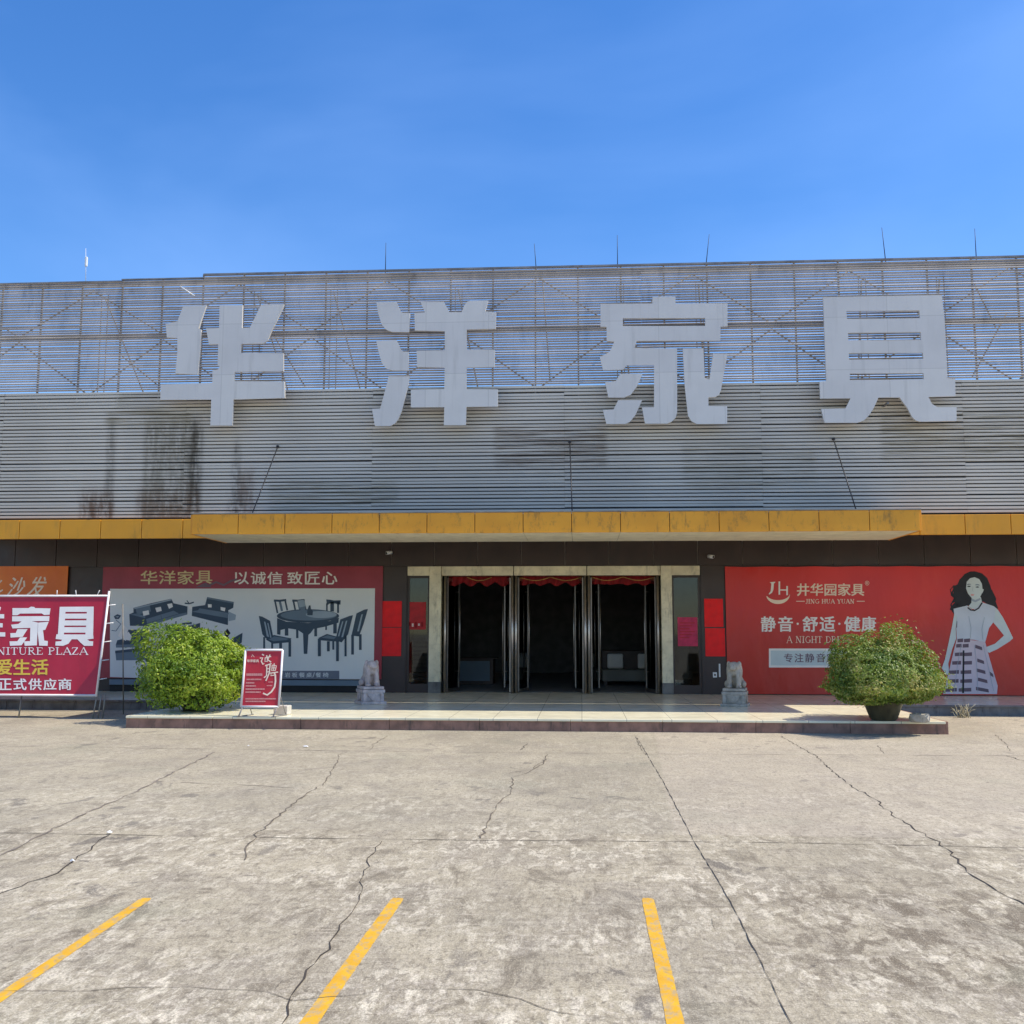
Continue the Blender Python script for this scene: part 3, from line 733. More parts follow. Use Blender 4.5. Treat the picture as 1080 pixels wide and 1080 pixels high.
mb = MB(); mb.box(XA, XB, YS + .085, YS + .15, zm - .05, zm + .07, 'chord'); part(mb, 'middle_chord')
half = (fx(650, 345) - fx(568, 345)); xn = fx(567, 345)
for k in range(-9, 8):
    xc_ = xn + 2 * half * k
    for sg in (-1, 1):
        if XA < xc_ < XB and XA < xc_ + sg * half < XB:
            tz = ztop - .16 if xc_ > x2s else zl[0] - .15
            mb = MB(); mb.tube([(xc_, YS + .2, tz), (xc_ + sg * half, YS + .2, zm + .07)], .018, 'truss', 6); part(mb, 'brace')
            mb = MB(); mb.tube([(xc_, YS + .2, ZT - .02), (xc_ + sg * half, YS + .2, zm - .05)], .018, 'truss', 6); part(mb, 'brace')
# rear frame: paired posts and stays going back to the roof
for px in (97, 262 , 345, 480, 655, 741, 918, 1003):
    x = fx(px, 345)
    for dx in (-.07, .09):
        mb = MB(); mb.box(x + dx - .009, x + dx + .009, YS + .55, YS + .57, ZT - .5, ztop - .2, 'truss'); part(mb, 'rear_post')
    mb = MB(); mb.tube([(x, YS + .57, ztop - .3), (x + .5, YS + 3.4, 6.5)], .02, 'truss', 6); part(mb, 'stay')
for (a, b) in (((1062, 330), (1025, 398)), ((1028, 300), (1050, 345)), ((572, 292), (580, 400)), ((268, 320), (322, 408)), ((128, 375), (165, 405))):
    mb = MB(); A = P(*a, YS + .4); B = P(*b, YS + .4); mb.tube([A, B], .018, 'truss', 6); part(mb, 'stay')
for px, py, lean in ((407, 256, 0), (563.5, 257, .05), (651, 248, 0), (748, 247, -.1), (930, 240, .06), (1028, 241, 0)):
    A = P(px, py, YS + .1); mb = MB(); mb.tube([A, (A.x + lean, YS + .1, ztop - .1)], [.005, .012], 'darkrod', 6); part(mb, 'lightning_rod')
mb = MB(); A = P(90.5, 262, YS + .3); B = P(90.5, 300, YS + .3); mb.tube([A, B], [.004, .008], 'plastic', 6); C = P(91, 276, YS + .3); mb.bbox(C.x - .03, C.x + .03, C.y - .03, C.y + .03, C.z - .12, C.z + .12, 'plastic', .02); part(mb, 'antenna')
mb = MB(); A = P(190, 302, YS - .05); B = P(205, 312, YS - .05); mb.tube([A, B], .016, 'plastic', 6); part(mb, 'loose_strip')

# ------------------------------------------------------------------ big sign characters
YL = YS - .42
def arcfix(p): return p
CH = [('华', 160, 310, 7.2, [[(240, 90), (415, 85), (385, 170), (355, 262), (375, 270), (370, 400), (350, 612), (180, 605), (195, 440), (195, 335), (115, 330), (105, 228), (195, 208)],
     [(515, 85), (690, 85), (685, 258), (745, 256), (830, 85), (1005, 80), (950, 200), (905, 290), (880, 350), (850, 376), (680, 380), (675, 447), (1000, 450), (1000, 585), (630, 592), (625, 662), (1008, 664), (1010, 790), (620, 802), (612, 1000), (445, 1000), (452, 802), (65, 805), (68, 688), (460, 674), (462, 580), (500, 575), (518, 555), (500, 540), (505, 382), (435, 384), (412, 262), (512, 258)]], []),
  ('洋', 385, 310, 7.2, [[(85, 62), (238, 60), (268, 128), (285, 143), (340, 145), (335, 290), (205, 288), (160, 270), (125, 230), (100, 150)],
     [(85, 355), (240, 350), (272, 420), (290, 437), (332, 439), (330, 582), (210, 582), (160, 565), (128, 525), (105, 450)],
     [(180, 625), (337, 625), (330, 690), (278, 890), (250, 955), (225, 985), (190, 1003), (75, 1003), (52, 872), (115, 870), (150, 740)],
     [(420, 60), (600, 60), (640, 138), (735, 138), (752, 90), (775, 60), (800, 50), (935, 50), (912, 132), (995, 137), (992, 265), (772, 270), (772, 422), (985, 425), (985, 555), (772, 560), (770, 722), (1008, 724), (1008, 855), (770, 858), (765, 997), (598, 997), (602, 860), (348, 862), (348, 728), (602, 722), (605, 560), (395, 555), (392, 432), (606, 427), (605, 283), (378, 277), (375, 145), (455, 140)]], []),
  ('家', 625, 310, 7.2, [[(455, 20), (630, 20), (630, 72), (1025, 72), (1025, 245), (972, 248), (970, 355), (335, 357), (318, 410), (642, 413), (642, 900), (630, 940), (600, 970), (565, 985), (398, 985), (375, 862), (467, 860), (467, 540), (258, 541), (232, 575), (80, 580), (55, 480), (130, 440), (165, 362), (108, 358), (106, 250), (60, 248), (60, 75), (455, 72)],
     [(685, 415), (842, 413), (852, 640), (888, 648), (916, 452), (1025, 454), (975, 730), (962, 765), (930, 783), (880, 786), (880, 850), (1022, 853), (1022, 988), (790, 988), (750, 965), (725, 925), (700, 700)],
     [(210, 606), (380, 606), (335, 705), (290, 765), (240, 787), (120, 787), (95, 672), (178, 660)],
     [(195, 806), (376, 806), (325, 920), (285, 970), (245, 988), (105, 988), (78, 880), (160, 876)]], [[(230, 185), (855, 183), (855, 243), (230, 243)]]),
  ('具', 860, 300, 6.75, [[(55, 90), (900, 75), (920, 250), (940, 667), (995, 670), (998, 796), (805, 801), (830, 850), (870, 874), (1005, 874), (1005, 972), (745, 977), (715, 968), (690, 945), (655, 880), (600, 805), (450, 805), (415, 880), (380, 935), (345, 968), (300, 985), (65, 985), (42, 887), (215, 882), (250, 811), (35, 812), (30, 690), (78, 687)]],
     [[(220, 190), (740, 185), (745, 240), (225, 245)], [(232, 345), (750, 340), (752, 395), (235, 400)], [(238, 490), (765, 487), (768, 530), (240, 535)], [(245, 635), (770, 632), (772, 675), (245, 680)]])]
labs = ['white sign character 华, the leftmost, with the lone stroke on its left', 'white sign character 洋, with three drop strokes on its left', 'white sign character 家, with a roof stroke on top', 'white sign character 具, the rightmost, with a ladder of slots']
for (ch, ox, oy, s_, outs, holes), lb in zip(CH, labs):
    mb = MB()
    for i, o in enumerate(outs):
        hs = holes if i == 0 else []
        mb.poly([P(x, y, YL) for x, y in zx(o, s_, ox, oy)], 'letter', [[P(x, y, YL) for x, y in zx(h, s_, ox, oy)] for h in hs], .06)
    c = sum(mb.v, Vector()) / len(mb.v)
    t = mb.build('sign_character', origin=Vector((c.x, YL + .03, min(v.z for v in mb.v)))); tag(t, lb, 'sign character', 'white sign characters on the facade')
    # steel brackets holding it to the facade
    bk = MB()
    for o in outs[-1:]:
        xs = [p[0] for p in zx(o, s_, ox, oy)]; mid = (min(xs) + max(xs)) / 2
        for yy in (335, 425):
            q = P(mid, yy, YL + .061); bk.box(q.x - .02, q.x + .02, YL + .061, YS - .02, q.z - .02, q.z + .02, 'truss')
    bk.build('bracket', t)

# ------------------------------------------------------------------ banners on the wall
YB = YW - .075
# red banner on the right
rb = thing('red_banner', 'wide red printed wall banner with white slogan and a woman in a striped skirt', 'banner', P(920, 732, YB))
mb = MB(); A = P(764.5, 597.5, YB); B = P(1085, 733, YB); x0, x1, z0, z1 = A.x, P(1200, 660, YB).x, ZP + .02, A.z
nx, nz_ = 40, 14; vs = []; fs = []
for i in range(nx + 1):
    for j in range(nz_ + 1):
        u = i / nx; v = j / nz_
        sag = (1 - abs(2 * (u * 9 % 1) - 1)) * .018 * v ** 3
        vs.append((x0 + (x1 - x0) * u, YB, z0 + (z1 - z0 - sag) * v))
for i in range(nx):
    for j in range(nz_): q = i * (nz_ + 1) + j; fs.append((q, q + nz_ + 1, q + nz_ + 2, q + 1))
mb.add(vs, fs, 'ban_red', True); part(mb, 'vinyl_sheet', rb)
Y = YB - .004
mb = MB(); S = 8.31; ox, oy = 795, 600
write(mb, '井华园家具', 840.7, 615.4, 911.3, 628.4, Y, 'ink_cream', bold=.28)
write(mb, '®', 912.3, 612.6, 916.8, 617.4, Y, 'ink_cream')
serif(mb, 'JING HUA YUAN', 849.8, 631.9, 901.1, 636.5, Y, 'ink_cream', fat=1.25)
prect(mb, 839.8, 633.8, 848.8, 634.5, Y, 'ink_cream'); prect(mb, 903.7, 633.8, 912, 634.5, Y, 'ink_cream')
for ch, a, b in (('静', 65, 190), ('音', 215, 340), ('舒', 430, 560), ('适', 580, 710), ('健', 795, 930), ('康', 945, 1070)):
    write(mb, ch, ox + a / S, 650.3, ox + b / S, 666, Y, 'ink_white', bold=.4)
for cx in (385, 750):
    c = [(ox + cx / S + 1.2 * math.cos(R(30 * i)), 657.9 + 1.2 * math.sin(R(30 * i))) for i in range(12)]; ppoly(mb, c, Y, 'ink_white')
serif(mb, 'A NIGHT DRESS', 829.7, 671, 897, 678, Y, 'ink_cream', fat=.85)
part(mb, 'printed_slogan', rb)
mb = MB()
ppoly(mb, zx([(140, 118), (190, 112), (186, 122), (176, 128), (172, 180), (160, 210), (135, 225), (130, 220), (148, 195), (154, 128)], S, ox, oy), Y, 'ink_white')
prect(mb, ox + 217 / S, oy + 110 / S, ox + 231 / S, oy + 226 / S, Y, 'ink_white'); prect(mb, ox + 231 / S, oy + 180 / S, ox + 285 / S, oy + 190 / S, Y, 'ink_white'); prect(mb, ox + 285 / S, oy + 150 / S, ox + 299 / S, oy + 230 / S, Y, 'ink_white')
o_ = [(212 + 105 * math.cos(R(a)) , 222 + 86 * math.sin(R(a))) for a in range(165, 0, -12)]; i_ = [(212 + 104 * math.cos(R(a)), 216 + 58 * math.sin(R(a))) for a in range(4, 168, 12)]
ppoly(mb, zx(o_ + i_, S, ox, oy), Y, 'ink_cream')
part(mb, 'printed_logo', rb)
mb = MB(); prect(mb, ox + 133 / S, oy + 698 / S, 902, oy + 864 / S, Y, 'ink_white'); prect(mb, ox + 150 / S, oy + 716 / S, 900.5, oy + 846 / S, Y - .003, 'ink_pale')
for ch, a, b in (('专', 265, 340), ('注', 358, 435), ('静', 450, 530), ('音', 548, 625), ('家', 640, 715)): write(mb, ch, ox + a / S, oy + 742 / S, ox + b / S, oy + 818 / S, Y - .006, 'ink_purple', bold=.12)
part(mb, 'printed_text_panel', rb)
mb = MB(); c = [(971 + 9.5 * math.cos(R(a)), 690 + 9 * math.sin(R(a))) for a in range(-110, 55, 10)]; pline(mb, c, .7, Y, 'ink_rose')
for i in range(4): prect(mb, 956.5 + i * 4.6, 675.2, 959.6 + i * 4.6, 678.2, Y, 'ink_rose')
pline(mb, [(988, 705), (986, 700), (990, 698), (991, 703), (989, 709)], .8, Y, 'ink_rose'); part(mb, 'printed_ornament', rb)
# the printed woman
mb = MB(); Z = lambda p: zx(p, 7.2, 980, 590)
ppoly(mb, Z([(345, 90), (400, 105), (440, 140), (465, 200), (480, 260), (510, 300), (505, 320), (525, 375), (500, 365), (450, 345), (410, 320), (330, 345), (290, 352), (240, 362), (205, 370), (185, 415), (175, 390), (155, 380), (172, 350), (200, 322), (170, 335), (195, 300), (165, 275), (160, 240), (185, 260), (180, 205), (215, 190), (235, 150), (270, 110), (310, 92)]), Y, 'ink_black')
ppoly(mb, Z([(345, 135), (380, 150), (400, 185), (405, 225), (415, 228), (408, 248), (398, 262), (385, 290), (350, 308), (320, 290), (295, 260), (280, 220), (285, 170), (310, 143)]), Y - .004, 'ink_skin')
ppoly(mb, Z([(322, 292), (350, 305), (392, 285), (402, 330), (370, 372), (330, 378), (298, 356), (320, 330)]), Y - .0025, 'ink_skin')
ppoly(mb, Z([(185, 375), (290, 350), (335, 387), (400, 325), (490, 355), (515, 375), (500, 460), (455, 520), (425, 630), (340, 610), (210, 605), (205, 520), (212, 430), (190, 415)]), Y - .0055, 'ink_top')
ppoly(mb, Z([(190, 415), (212, 430), (202, 520), (205, 600), (175, 680), (145, 790), (150, 850), (140, 880), (118, 860), (95, 825), (120, 760), (150, 620), (175, 500)]), Y - .007, 'ink_skin')
ppoly(mb, Z([(505, 375), (520, 380), (560, 440), (605, 530), (637, 598), (612, 622), (520, 680), (455, 710), (432, 690), (435, 665), (500, 640), (568, 578), (530, 530), (488, 480), (495, 440)]), Y - .007, 'ink_skin')
ppoly(mb, Z([(210, 600), (425, 625), (455, 740), (490, 860), (520, 960), (515, 1022), (105, 1022), (150, 850), (180, 720)]), Y - .0085, 'ink_pink')
for i, (yy, a, b) in enumerate([(600, 215, 310), (640, 205, 300), (705, 195, 325), (770, 175, 325), (840, 150, 320), (908, 140, 325), (975, 120, 320)]):
    for (q0, q1) in ((a, a + (b - a) * .45), (a + (b - a) * .52, b)):
        ppoly(mb, Z([(q0, yy + 4), (q1, yy), (q1, yy + 28), (q0, yy + 30)]), Y - .0105, 'ink_stripe')
for (yy, a, b) in ((655, 350, 400), (760, 365, 415), (835, 360, 425), (905, 370, 440), (975, 355, 450), (860, 460, 485)):
    ppoly(mb, Z([(a, yy - 8), (b, yy + 10), (b + 4, yy + 36), (a, yy + 18)]), Y - .0105, 'ink_stripe')
ppoly(mb, Z([(255, 690), (268, 690), (265, 1015), (250, 1015)]), Y - .012, 'ink_black')
pline(mb, Z([(292, 365), (315, 384), (345, 388), (375, 370), (403, 328)]), 1.5, Y - .0085, 'ink_black')
for q in ([(290, 205), (315, 200), (315, 208), (292, 210)], [(352, 208), (378, 206), (378, 214), (354, 214)], [(316, 268), (340, 266), (338, 276), (320, 276)], [(288, 190), (316, 186), (316, 190), (288, 194)], [(350, 192), (382, 193), (382, 197), (350, 196)]): ppoly(mb, Z(q), Y - .0055, 'ink_mid' if q[0][1] < 250 else 'ink_rose')
for pts, ww in (([(240, 150), (215, 210), (225, 260), (195, 310), (215, 350)], 2.2), ([(200, 200), (175, 250), (195, 290), (165, 345), (180, 400)], 1.4), ([(190, 195), (160, 230), (168, 262)], .8), ([(470, 230), (500, 290), (490, 330), (520, 372)], 1.6), ([(225, 330), (195, 365), (205, 390)], 1.2)): pline(mb, Z(pts), ww, Y - .0012, 'ink_black')
for q in ([(288, 204), (302, 199), (316, 205), (303, 210)], [(352, 210), (365, 204), (380, 209), (366, 215)]): ppoly(mb, Z(q), Y - .0068, 'ink_dark')
for q in ([(296, 201), (309, 201), (308, 210), (297, 209)], [(360, 206), (372, 206), (371, 215), (361, 214)]): ppoly(mb, Z(q), Y - .0075, 'ink_black')
pline(mb, Z([(285, 193), (300, 186), (318, 189)]), .5, Y - .0068, 'ink_mid'); pline(mb, Z([(350, 193), (368, 189), (384, 196)]), .5, Y - .0068, 'ink_mid')
pline(mb, Z([(333, 205), (328, 238), (338, 243)]), .35, Y - .0068, 'ink_light'); ppoly(mb, Z([(314, 266), (326, 262), (333, 265), (344, 264), (338, 276), (322, 277)]), Y - .0068, 'ink_rose')
ppoly(mb, Z([(322, 297), (350, 309), (388, 292), (392, 306), (350, 326), (320, 312)]), Y - .0045, 'ink_light')
for pts in ([(300, 430), (318, 520), (312, 600)], [(420, 440), (400, 530), (408, 610)], [(245, 640), (215, 800), (190, 1010)], [(345, 650), (362, 820), (370, 1010)], [(410, 650), (452, 830), (490, 1000)]): pline(mb, Z(pts), .45, Y - .0125, 'ink_light')
ppoly(mb, Z([(207, 470), (214, 470), (212, 515), (206, 520)]), Y - .0085, 'ink_mid')
part(mb, 'printed_woman', rb)
# grey furniture banner on the left
gb = thing('furniture_banner', 'maroon and pale grey wall banner printed with sofas and a dining table', 'banner', P(255, 728, YB))
mb = MB(); A = P(109, 598, YB); B = P(402, 723, YB); mb.box(A.x, B.x, YB, YB + .02, ZP + .34, A.z, 'ban_maroon'); part(mb, 'vinyl_sheet', gb)
mb = MB(); ppoly(mb, [(116, 621), (395.5, 620.5), (394, 720), (300, 720.5), (116, 714)], Y, 'ban_grey'); part(mb, 'pale_field', gb)
mb = MB()
for i, ch in enumerate('华洋家具'): write(mb, ch, 148.5 + i * 19.4, 602, 165.8 + i * 19.4, 616.2, Y, 'ink_gold', bold=.22)
part(mb, 'printed_store_name', gb)
mb = MB()
for ch, a, b in (('以', 60, 185), ('诚', 205, 335), ('信', 350, 480), ('致', 525, 655), ('匠', 680, 808), ('心', 828, 960)): write(mb, ch, 240 + a / 8.31, 603.2, 240 + b / 8.31, 616.2, Y, 'ink_white', bold=.25)
ppoly(mb, [(206, 619.5), (213, 616), (217, 614.5), (221, 617), (223, 619.5)], Y - .003, 'ink_purple'); pline(mb, [(221, 617), (228, 614), (236, 617), (243, 613), (250, 611)], 2.2, Y - .003, 'ink_purple')
part(mb, 'printed_slogan', gb)
mb = MB(); Z = lambda p: zx(p, 6.75, 100, 590); Yp = Y - .004
D, Mi, Li = 'ink_dark', 'ink_mid', 'ink_light'
ppoly(mb, Z([(275, 345), (400, 312), (545, 280), (560, 312), (660, 335), (658, 392), (372, 475), (250, 472), (245, 390), (275, 378)]), Yp, D)
ppoly(mb, Z([(365, 425), (560, 365), (600, 385), (372, 455)]), Yp - .002, Mi); ppoly(mb, Z([(290, 345), (390, 322), (400, 370), (300, 395)]), Yp - .002, Mi)
for pts in ([(400, 312), (410, 372)], [(470, 296), (482, 352)], [(470, 395), (476, 425)], [(372, 455), (372, 475)]): pline(mb, Z(pts), .4, Yp - .003, D)
ppoly(mb, Z([(252, 392), (300, 385), (360, 402), (358, 418), (300, 404)]), Yp - .002, Mi); ppoly(mb, Z([(370, 458), (600, 388), (655, 378), (655, 392), (372, 476)]), Yp - .0015, 'ink_mid'); ppoly(mb, Z([(280, 345), (545, 282), (548, 290), (282, 354)]), Yp - .003, Li); ppoly(mb, Z([(800, 270), (990, 305), (988, 314), (800, 280)]), Yp - .003, Mi); ppoly(mb, Z([(690, 372), (735, 362), (948, 402), (947, 418), (735, 380)]), Yp - .0015, Mi)
for q in ([(340, 370), (383, 362), (388, 392), (346, 402)], [(430, 345), (470, 337), (477, 366), (440, 376)], [(515, 318), (550, 312), (556, 338), (528, 352)]): ppoly(mb, Z(q), Yp - .004, 'ink_white')
ppoly(mb, Z([(800, 268), (990, 303), (985, 345), (950, 362), (948, 468), (690, 402), (694, 338), (785, 325)]), Yp, D)
ppoly(mb, Z([(745, 348), (955, 382), (945, 402), (735, 362)]), Yp - .002, Mi); ppoly(mb, Z([(950, 370), (1005, 395), (1000, 430), (952, 440)]), Yp - .0015, Li)
for q in ([(805, 318), (832, 320), (832, 342), (806, 342)], [(895, 338), (930, 345), (925, 370), (896, 362)]): ppoly(mb, Z(q), Yp - .004, 'ink_white')
pline(mb, Z([(640, 312), (672, 315), (705, 305)]), 1.4, Yp, D); pline(mb, Z([(655, 292), (672, 315)]), 1, Yp - .001, D); ppoly(mb, Z([(670, 325), (692, 330), (688, 355), (672, 352)]), Yp, 'ink_white')
ppoly(mb, Z([(500, 465), (640, 482), (750, 452), (748, 488), (640, 530), (540, 530), (505, 502)]), Yp, D); ppoly(mb, Z([(520, 468), (640, 484), (735, 458), (640, 472)]), Yp - .002, Li); pline(mb, Z([(576, 480), (578, 440)]), 1.2, Yp - .003, D); pline(mb, Z([(620, 460), (690, 452)]), 2, Yp - .003, D)
ppoly(mb, Z([(235, 500), (385, 500), (388, 605), (148, 612), (160, 575), (230, 560)]), Yp, D); ppoly(mb, Z([(150, 608), (350, 602), (352, 625), (150, 628)]), Yp - .001, Mi)
ppoly(mb, Z([(205, 465), (238, 500), (220, 580), (165, 545)]), Yp - .002, 'ink_white'); ppoly(mb, Z([(240, 512), (268, 550), (250, 578), (205, 570)]), Yp - .003, 'ink_white'); pline(mb, Z([(240, 512), (268, 550)]), .5, Yp - .004, D)
ppoly(mb, Z([(145, 650), (400, 622), (400, 716), (152, 718)]), Yp, Mi); ppoly(mb, Z([(145, 650), (400, 622), (400, 645), (145, 668)]), Yp - .001, D)
ppoly(mb, Z([(135, 405), (160, 390), (188, 400), (170, 425), (145, 425)]), Yp, D); ppoly(mb, Z([(145, 408), (172, 402), (165, 415)]), Yp - .001, Li); pline(mb, Z([(150, 430), (185, 460), (150, 510), (120, 505)]), .8, Yp, Mi)
ppoly(mb, Z([(945, 582), (1052, 522), (1046, 592), (990, 628)]), Yp, D); ppoly(mb, Z([(943, 492), (966, 525), (950, 545), (945, 558), (930, 550), (920, 522)]), Yp, 'ink_black')
part(mb, 'printed_sofa_set', gb)
mb = MB(); Z = lambda p: zx(p, 6.75, 250, 620)
def q4(x0, y0, x1, y1, m=D, dy=0): ppoly(mb, Z([(x0, y0), (x1, y0), (x1, y1), (x0, y1)]), Yp - dy, m)
for q in ((340, 270, 365, 340), (420, 280, 437, 358), (550, 280, 570, 345), (628, 240, 640, 300), (685, 230, 710, 325)): q4(*q)
ppoly(mb, Z([(285, 215), (350, 240), (505, 250), (660, 236), (725, 212), (722, 248), (620, 278), (545, 292), (525, 320), (508, 335), (500, 470), (475, 470), (470, 325), (430, 298), (360, 288), (310, 300), (308, 335), (285, 330)]), Yp - .001, D)
ppoly(mb, Z([(505 + 222 * math.cos(R(a)), 200 + 48 * math.sin(R(a))) for a in range(0, 360, 12)]), Yp - .003, D)
ppoly(mb, Z([(510 + 200 * math.cos(R(a)), 195 + 38 * math.sin(R(a))) for a in range(0, 360, 12)]), Yp - .005, Mi)
ppoly(mb, Z([(600 + 110 * math.cos(R(a)), 190 + 25 * math.sin(R(a))) for a in range(0, 360, 15)]), Yp - .007, Li)
ppoly(mb, Z([(450, 120), (485, 130), (488, 190), (455, 192)]), Yp - .009, Mi); ppoly(mb, Z([(512, 125), (522, 125), (526, 150), (540, 165), (538, 195), (500, 195), (500, 160)]), Yp - .009, D); ppoly(mb, Z([(430, 90), (475, 85), (490, 130), (445, 140)]), Yp - .0095, Li)
# chairs
ppoly(mb, Z([(155, 200), (180, 205), (235, 235), (262, 372), (240, 382), (205, 360), (180, 330)]), Yp - .001, D); ppoly(mb, Z([(192, 240), (202, 242), (228, 350), (212, 345)]), Yp - .003, Li); ppoly(mb, Z([(215, 250), (224, 252), (245, 355), (236, 354)]), Yp - .003, Li)
ppoly(mb, Z([(205, 368), (262, 335), (388, 360), (370, 388), (255, 398)]), Yp - .002, D); ppoly(mb, Z([(225, 368), (265, 345), (370, 362), (350, 372), (260, 380)]), Yp - .004, Mi)
for q in ((186, 350, 200, 432), (243, 390, 257, 432), (300, 385, 320, 432), (366, 370, 385, 490)): q4(*q)
ppoly(mb, Z([(825, 195), (800, 200), (735, 225), (700, 375), (745, 388), (790, 330)]), Yp - .011, D); ppoly(mb, Z([(775, 235), (785, 233), (755, 350), (742, 352)]), Yp - .013, Li); ppoly(mb, Z([(748, 240), (757, 238), (728, 345), (718, 345)]), Yp - .013, Li)
ppoly(mb, Z([(578, 357), (640, 328), (722, 350), (715, 383), (600, 374)]), Yp - .012, D); ppoly(mb, Z([(600, 355), (645, 337), (705, 352), (690, 365)]), Yp - .014, Mi)
for q in ((575, 362, 597, 487), (640, 380, 660, 452), (705, 380, 725, 522), (765, 340, 780, 487), (678, 380, 692, 440)): q4(*q, D, .011)
ppoly(mb, Z([(932, 150), (905, 155), (850, 182), (815, 340), (868, 346), (900, 260)]), Yp - .001, D); ppoly(mb, Z([(885, 190), (896, 187), (868, 310), (855, 310)]), Yp - .003, Li)
for q in ((813, 335, 832, 475), (868, 330, 887, 442)): q4(*q)
for x_ in (262, 393):
    pline(mb, Z([(x_ + 8, 92), (x_ + 26, 180)]), 1.8, Yp, D); pline(mb, Z([(x_, 90), (x_ + 40, 92), (x_ + 88, 86)]), 2.2, Yp - .001, D); pline(mb, Z([(x_ + 80, 88), (x_ + 96, 160)]), 1.8, Yp, D); pline(mb, Z([(x_ + 42, 92), (x_ + 58, 165)]), 2.4, Yp, Mi)
ppoly(mb, Z([(635, 82), (660, 84), (690, 90), (738, 88), (736, 120), (700, 112), (660, 112), (640, 125)]), Yp, D)
for q in ((634, 110, 645, 166), (664, 100, 690, 168), (712, 100, 726, 178)): q4(*q)
part(mb, 'printed_dining_set', gb)
mb = MB(); prect(mb, 297, 707.5, 357.8, 716.2, Y - .004, 'ink_band')
for ch, a, b in (('岩', 300.5, 306), ('板', 308, 313.5), ('餐', 315.5, 321.5), ('桌', 323, 329), ('/', 329.6, 332), ('餐', 333, 338.5), ('椅', 340.5, 346.5)): write(mb, ch, a, 709.3, b, 714.4, Y - .007, 'ban_grey', bold=.1)
part(mb, 'printed_caption', gb)
mb = MB(); A = P(116, 716, YB - .03); B = P(395, 723, YB - .03); mb.bbox(A.x, B.x, YB - .07, YB - .02, ZP + .17, ZP + .31, 'ink_mid', .01); mb.box(A.x, B.x, YB - .02, YW - .002, ZP, ZP + .335, 'black'); part(mb, 'bottom_rail', gb)
# orange banner far left
ob = thing('orange_banner', 'orange wall banner with slanted white lettering behind the crimson sign', 'banner', P(30, 725, YB))
mb = MB(); A = P(72, 597, YB); mb.box(P(-130, 650, YB).x, A.x, YB, YB + .02, ZP + .3, A.z, 'ban_orange'); part(mb, 'vinyl_sheet', ob)
mb = MB(); write(mb, '沙', 9, 609, 26, 630, Y, 'ink_cream', bold=.2, shear=.35); write(mb, '发', 31, 608, 48, 630, Y, 'ink_cream', bold=.2, shear=.35)
pline(mb, [(-8, 622), (0, 614), (2, 612)], 1.5, Y, 'ink_cream'); pline(mb, [(-10, 628), (0, 624), (3, 622)], 1.5, Y, 'ink_cream'); part(mb, 'printed_text', ob)

# red papers on the pilasters and on the windows
def paper(x0, y0, x1, y1, Yp, m, lab, marks=None):
    A = P(x0, y0, Yp); B = P(x1, y1, Yp); mb = MB(); N = 8; vs = []; fs = []
    for i in range(N + 1):
        for j in range(N + 1): vs.append((A.x + (B.x - A.x) * i / N, Yp - .006 - .012 * abs(math.sin(i * 1.1 + j * .35 + x0)) , B.z + (A.z - B.z) * j / N))
    for i in range(N):
        for j in range(N): q = i * (N + 1) + j; fs.append((q, q + N + 1, q + N + 2, q + 1))
    mb.add(vs, fs, m, True); mb.box(A.x, B.x, Yp - .005, Yp - .001, B.z, A.z, m)
    if marks: marks(mb)
    o = mb.build('red_notice' if 'pink' not in m else 'pink_notice', origin=Vector(((A.x + B.x) / 2, Yp, B.z))); tag(o, lab, 'notice', 'paper notices by the doors'); return o
YN = YW - .036
paper(402.3, 634, 423.5, 661.3, YN, 'paper_red', 'upper bright red paper on the pilaster left of the doors')
paper(402, 662, 423, 692, YN - .004, 'paper_red', 'lower bright red paper on the pilaster left of the doors')
paper(742.5, 631.5, 763, 661.3, YN, 'paper_red', 'upper bright red paper on the pilaster right of the doors')
paper(743.5, 662.5, 765, 692.3, YN - .004, 'paper_red', 'lower bright red paper on the pilaster right of the doors')
def mk1(mb): 
    for i in range(5): prect(mb, 431 + i * 3.3, 656 + (i % 2) * 1.5, 433 + i * 3.3, 660 + (i % 3), YW + .02, 'paper_white' if i % 2 else 'cloth_red')
paper(430.5, 635, 449, 664, YW + .043, 'paper_red_dark', 'dark red notice on the left side window', mk1)
def mk2(mb):
    for i in range(6): prect(mb, 717, 656.5 + i * 3.1, 733 - (i % 3) * 3, 657.4 + i * 3.1, YW + .02, 'paper_red_dark')
paper(714.5, 651, 736, 681.5, YW + .043, 'paper_pink', 'pink notice on the right side window', mk2)

# security cameras on the brown band
for px, py, sg, lb in ((411.5, 583, -1, 'small white security camera above the left red papers'), (748.5, 587, 1, 'small white security camera above the right red papers')):
    c = P(px, py, YW - .2); t = thing('security_camera', lb, 'camera', c, 'security cameras over the doors')
    mb = MB(); mb.tube([c + Vector((sg * .07, -.12, -.015)), c + Vector((-sg * .03, .02, .01))], .045, 'plastic', 12); mb.tube([c + Vector((sg * .12, .0, 0)), c + Vector((sg * .04, .02, 0))], .03, 'plastic', 8); part(mb, 'body', t)
    mb = MB(); mb.tube([c + Vector((sg * .072, -.124, -.015)), c + Vector((sg * .069, -.117, -.015))], .032, 'lens', 12); part(mb, 'lens', t)
    mb = MB(); mb.tube([c + Vector((0, .0, .02)), c + Vector((0, .142, .03))], .018, 'plastic', 8); part(mb, 'bracket', t)
mb = MB(); c = P(754, 712, YW - .032); mb.bbox(c.x - .05, c.x + .05, YW - .045, YW - .031, c.z - .06, c.z + .07, 'plastic', .006); mb.bbox(c.x - .02, c.x + .02, YW - .05, YW - .046, c.z - .02, c.z + .03, 'lens', .001)
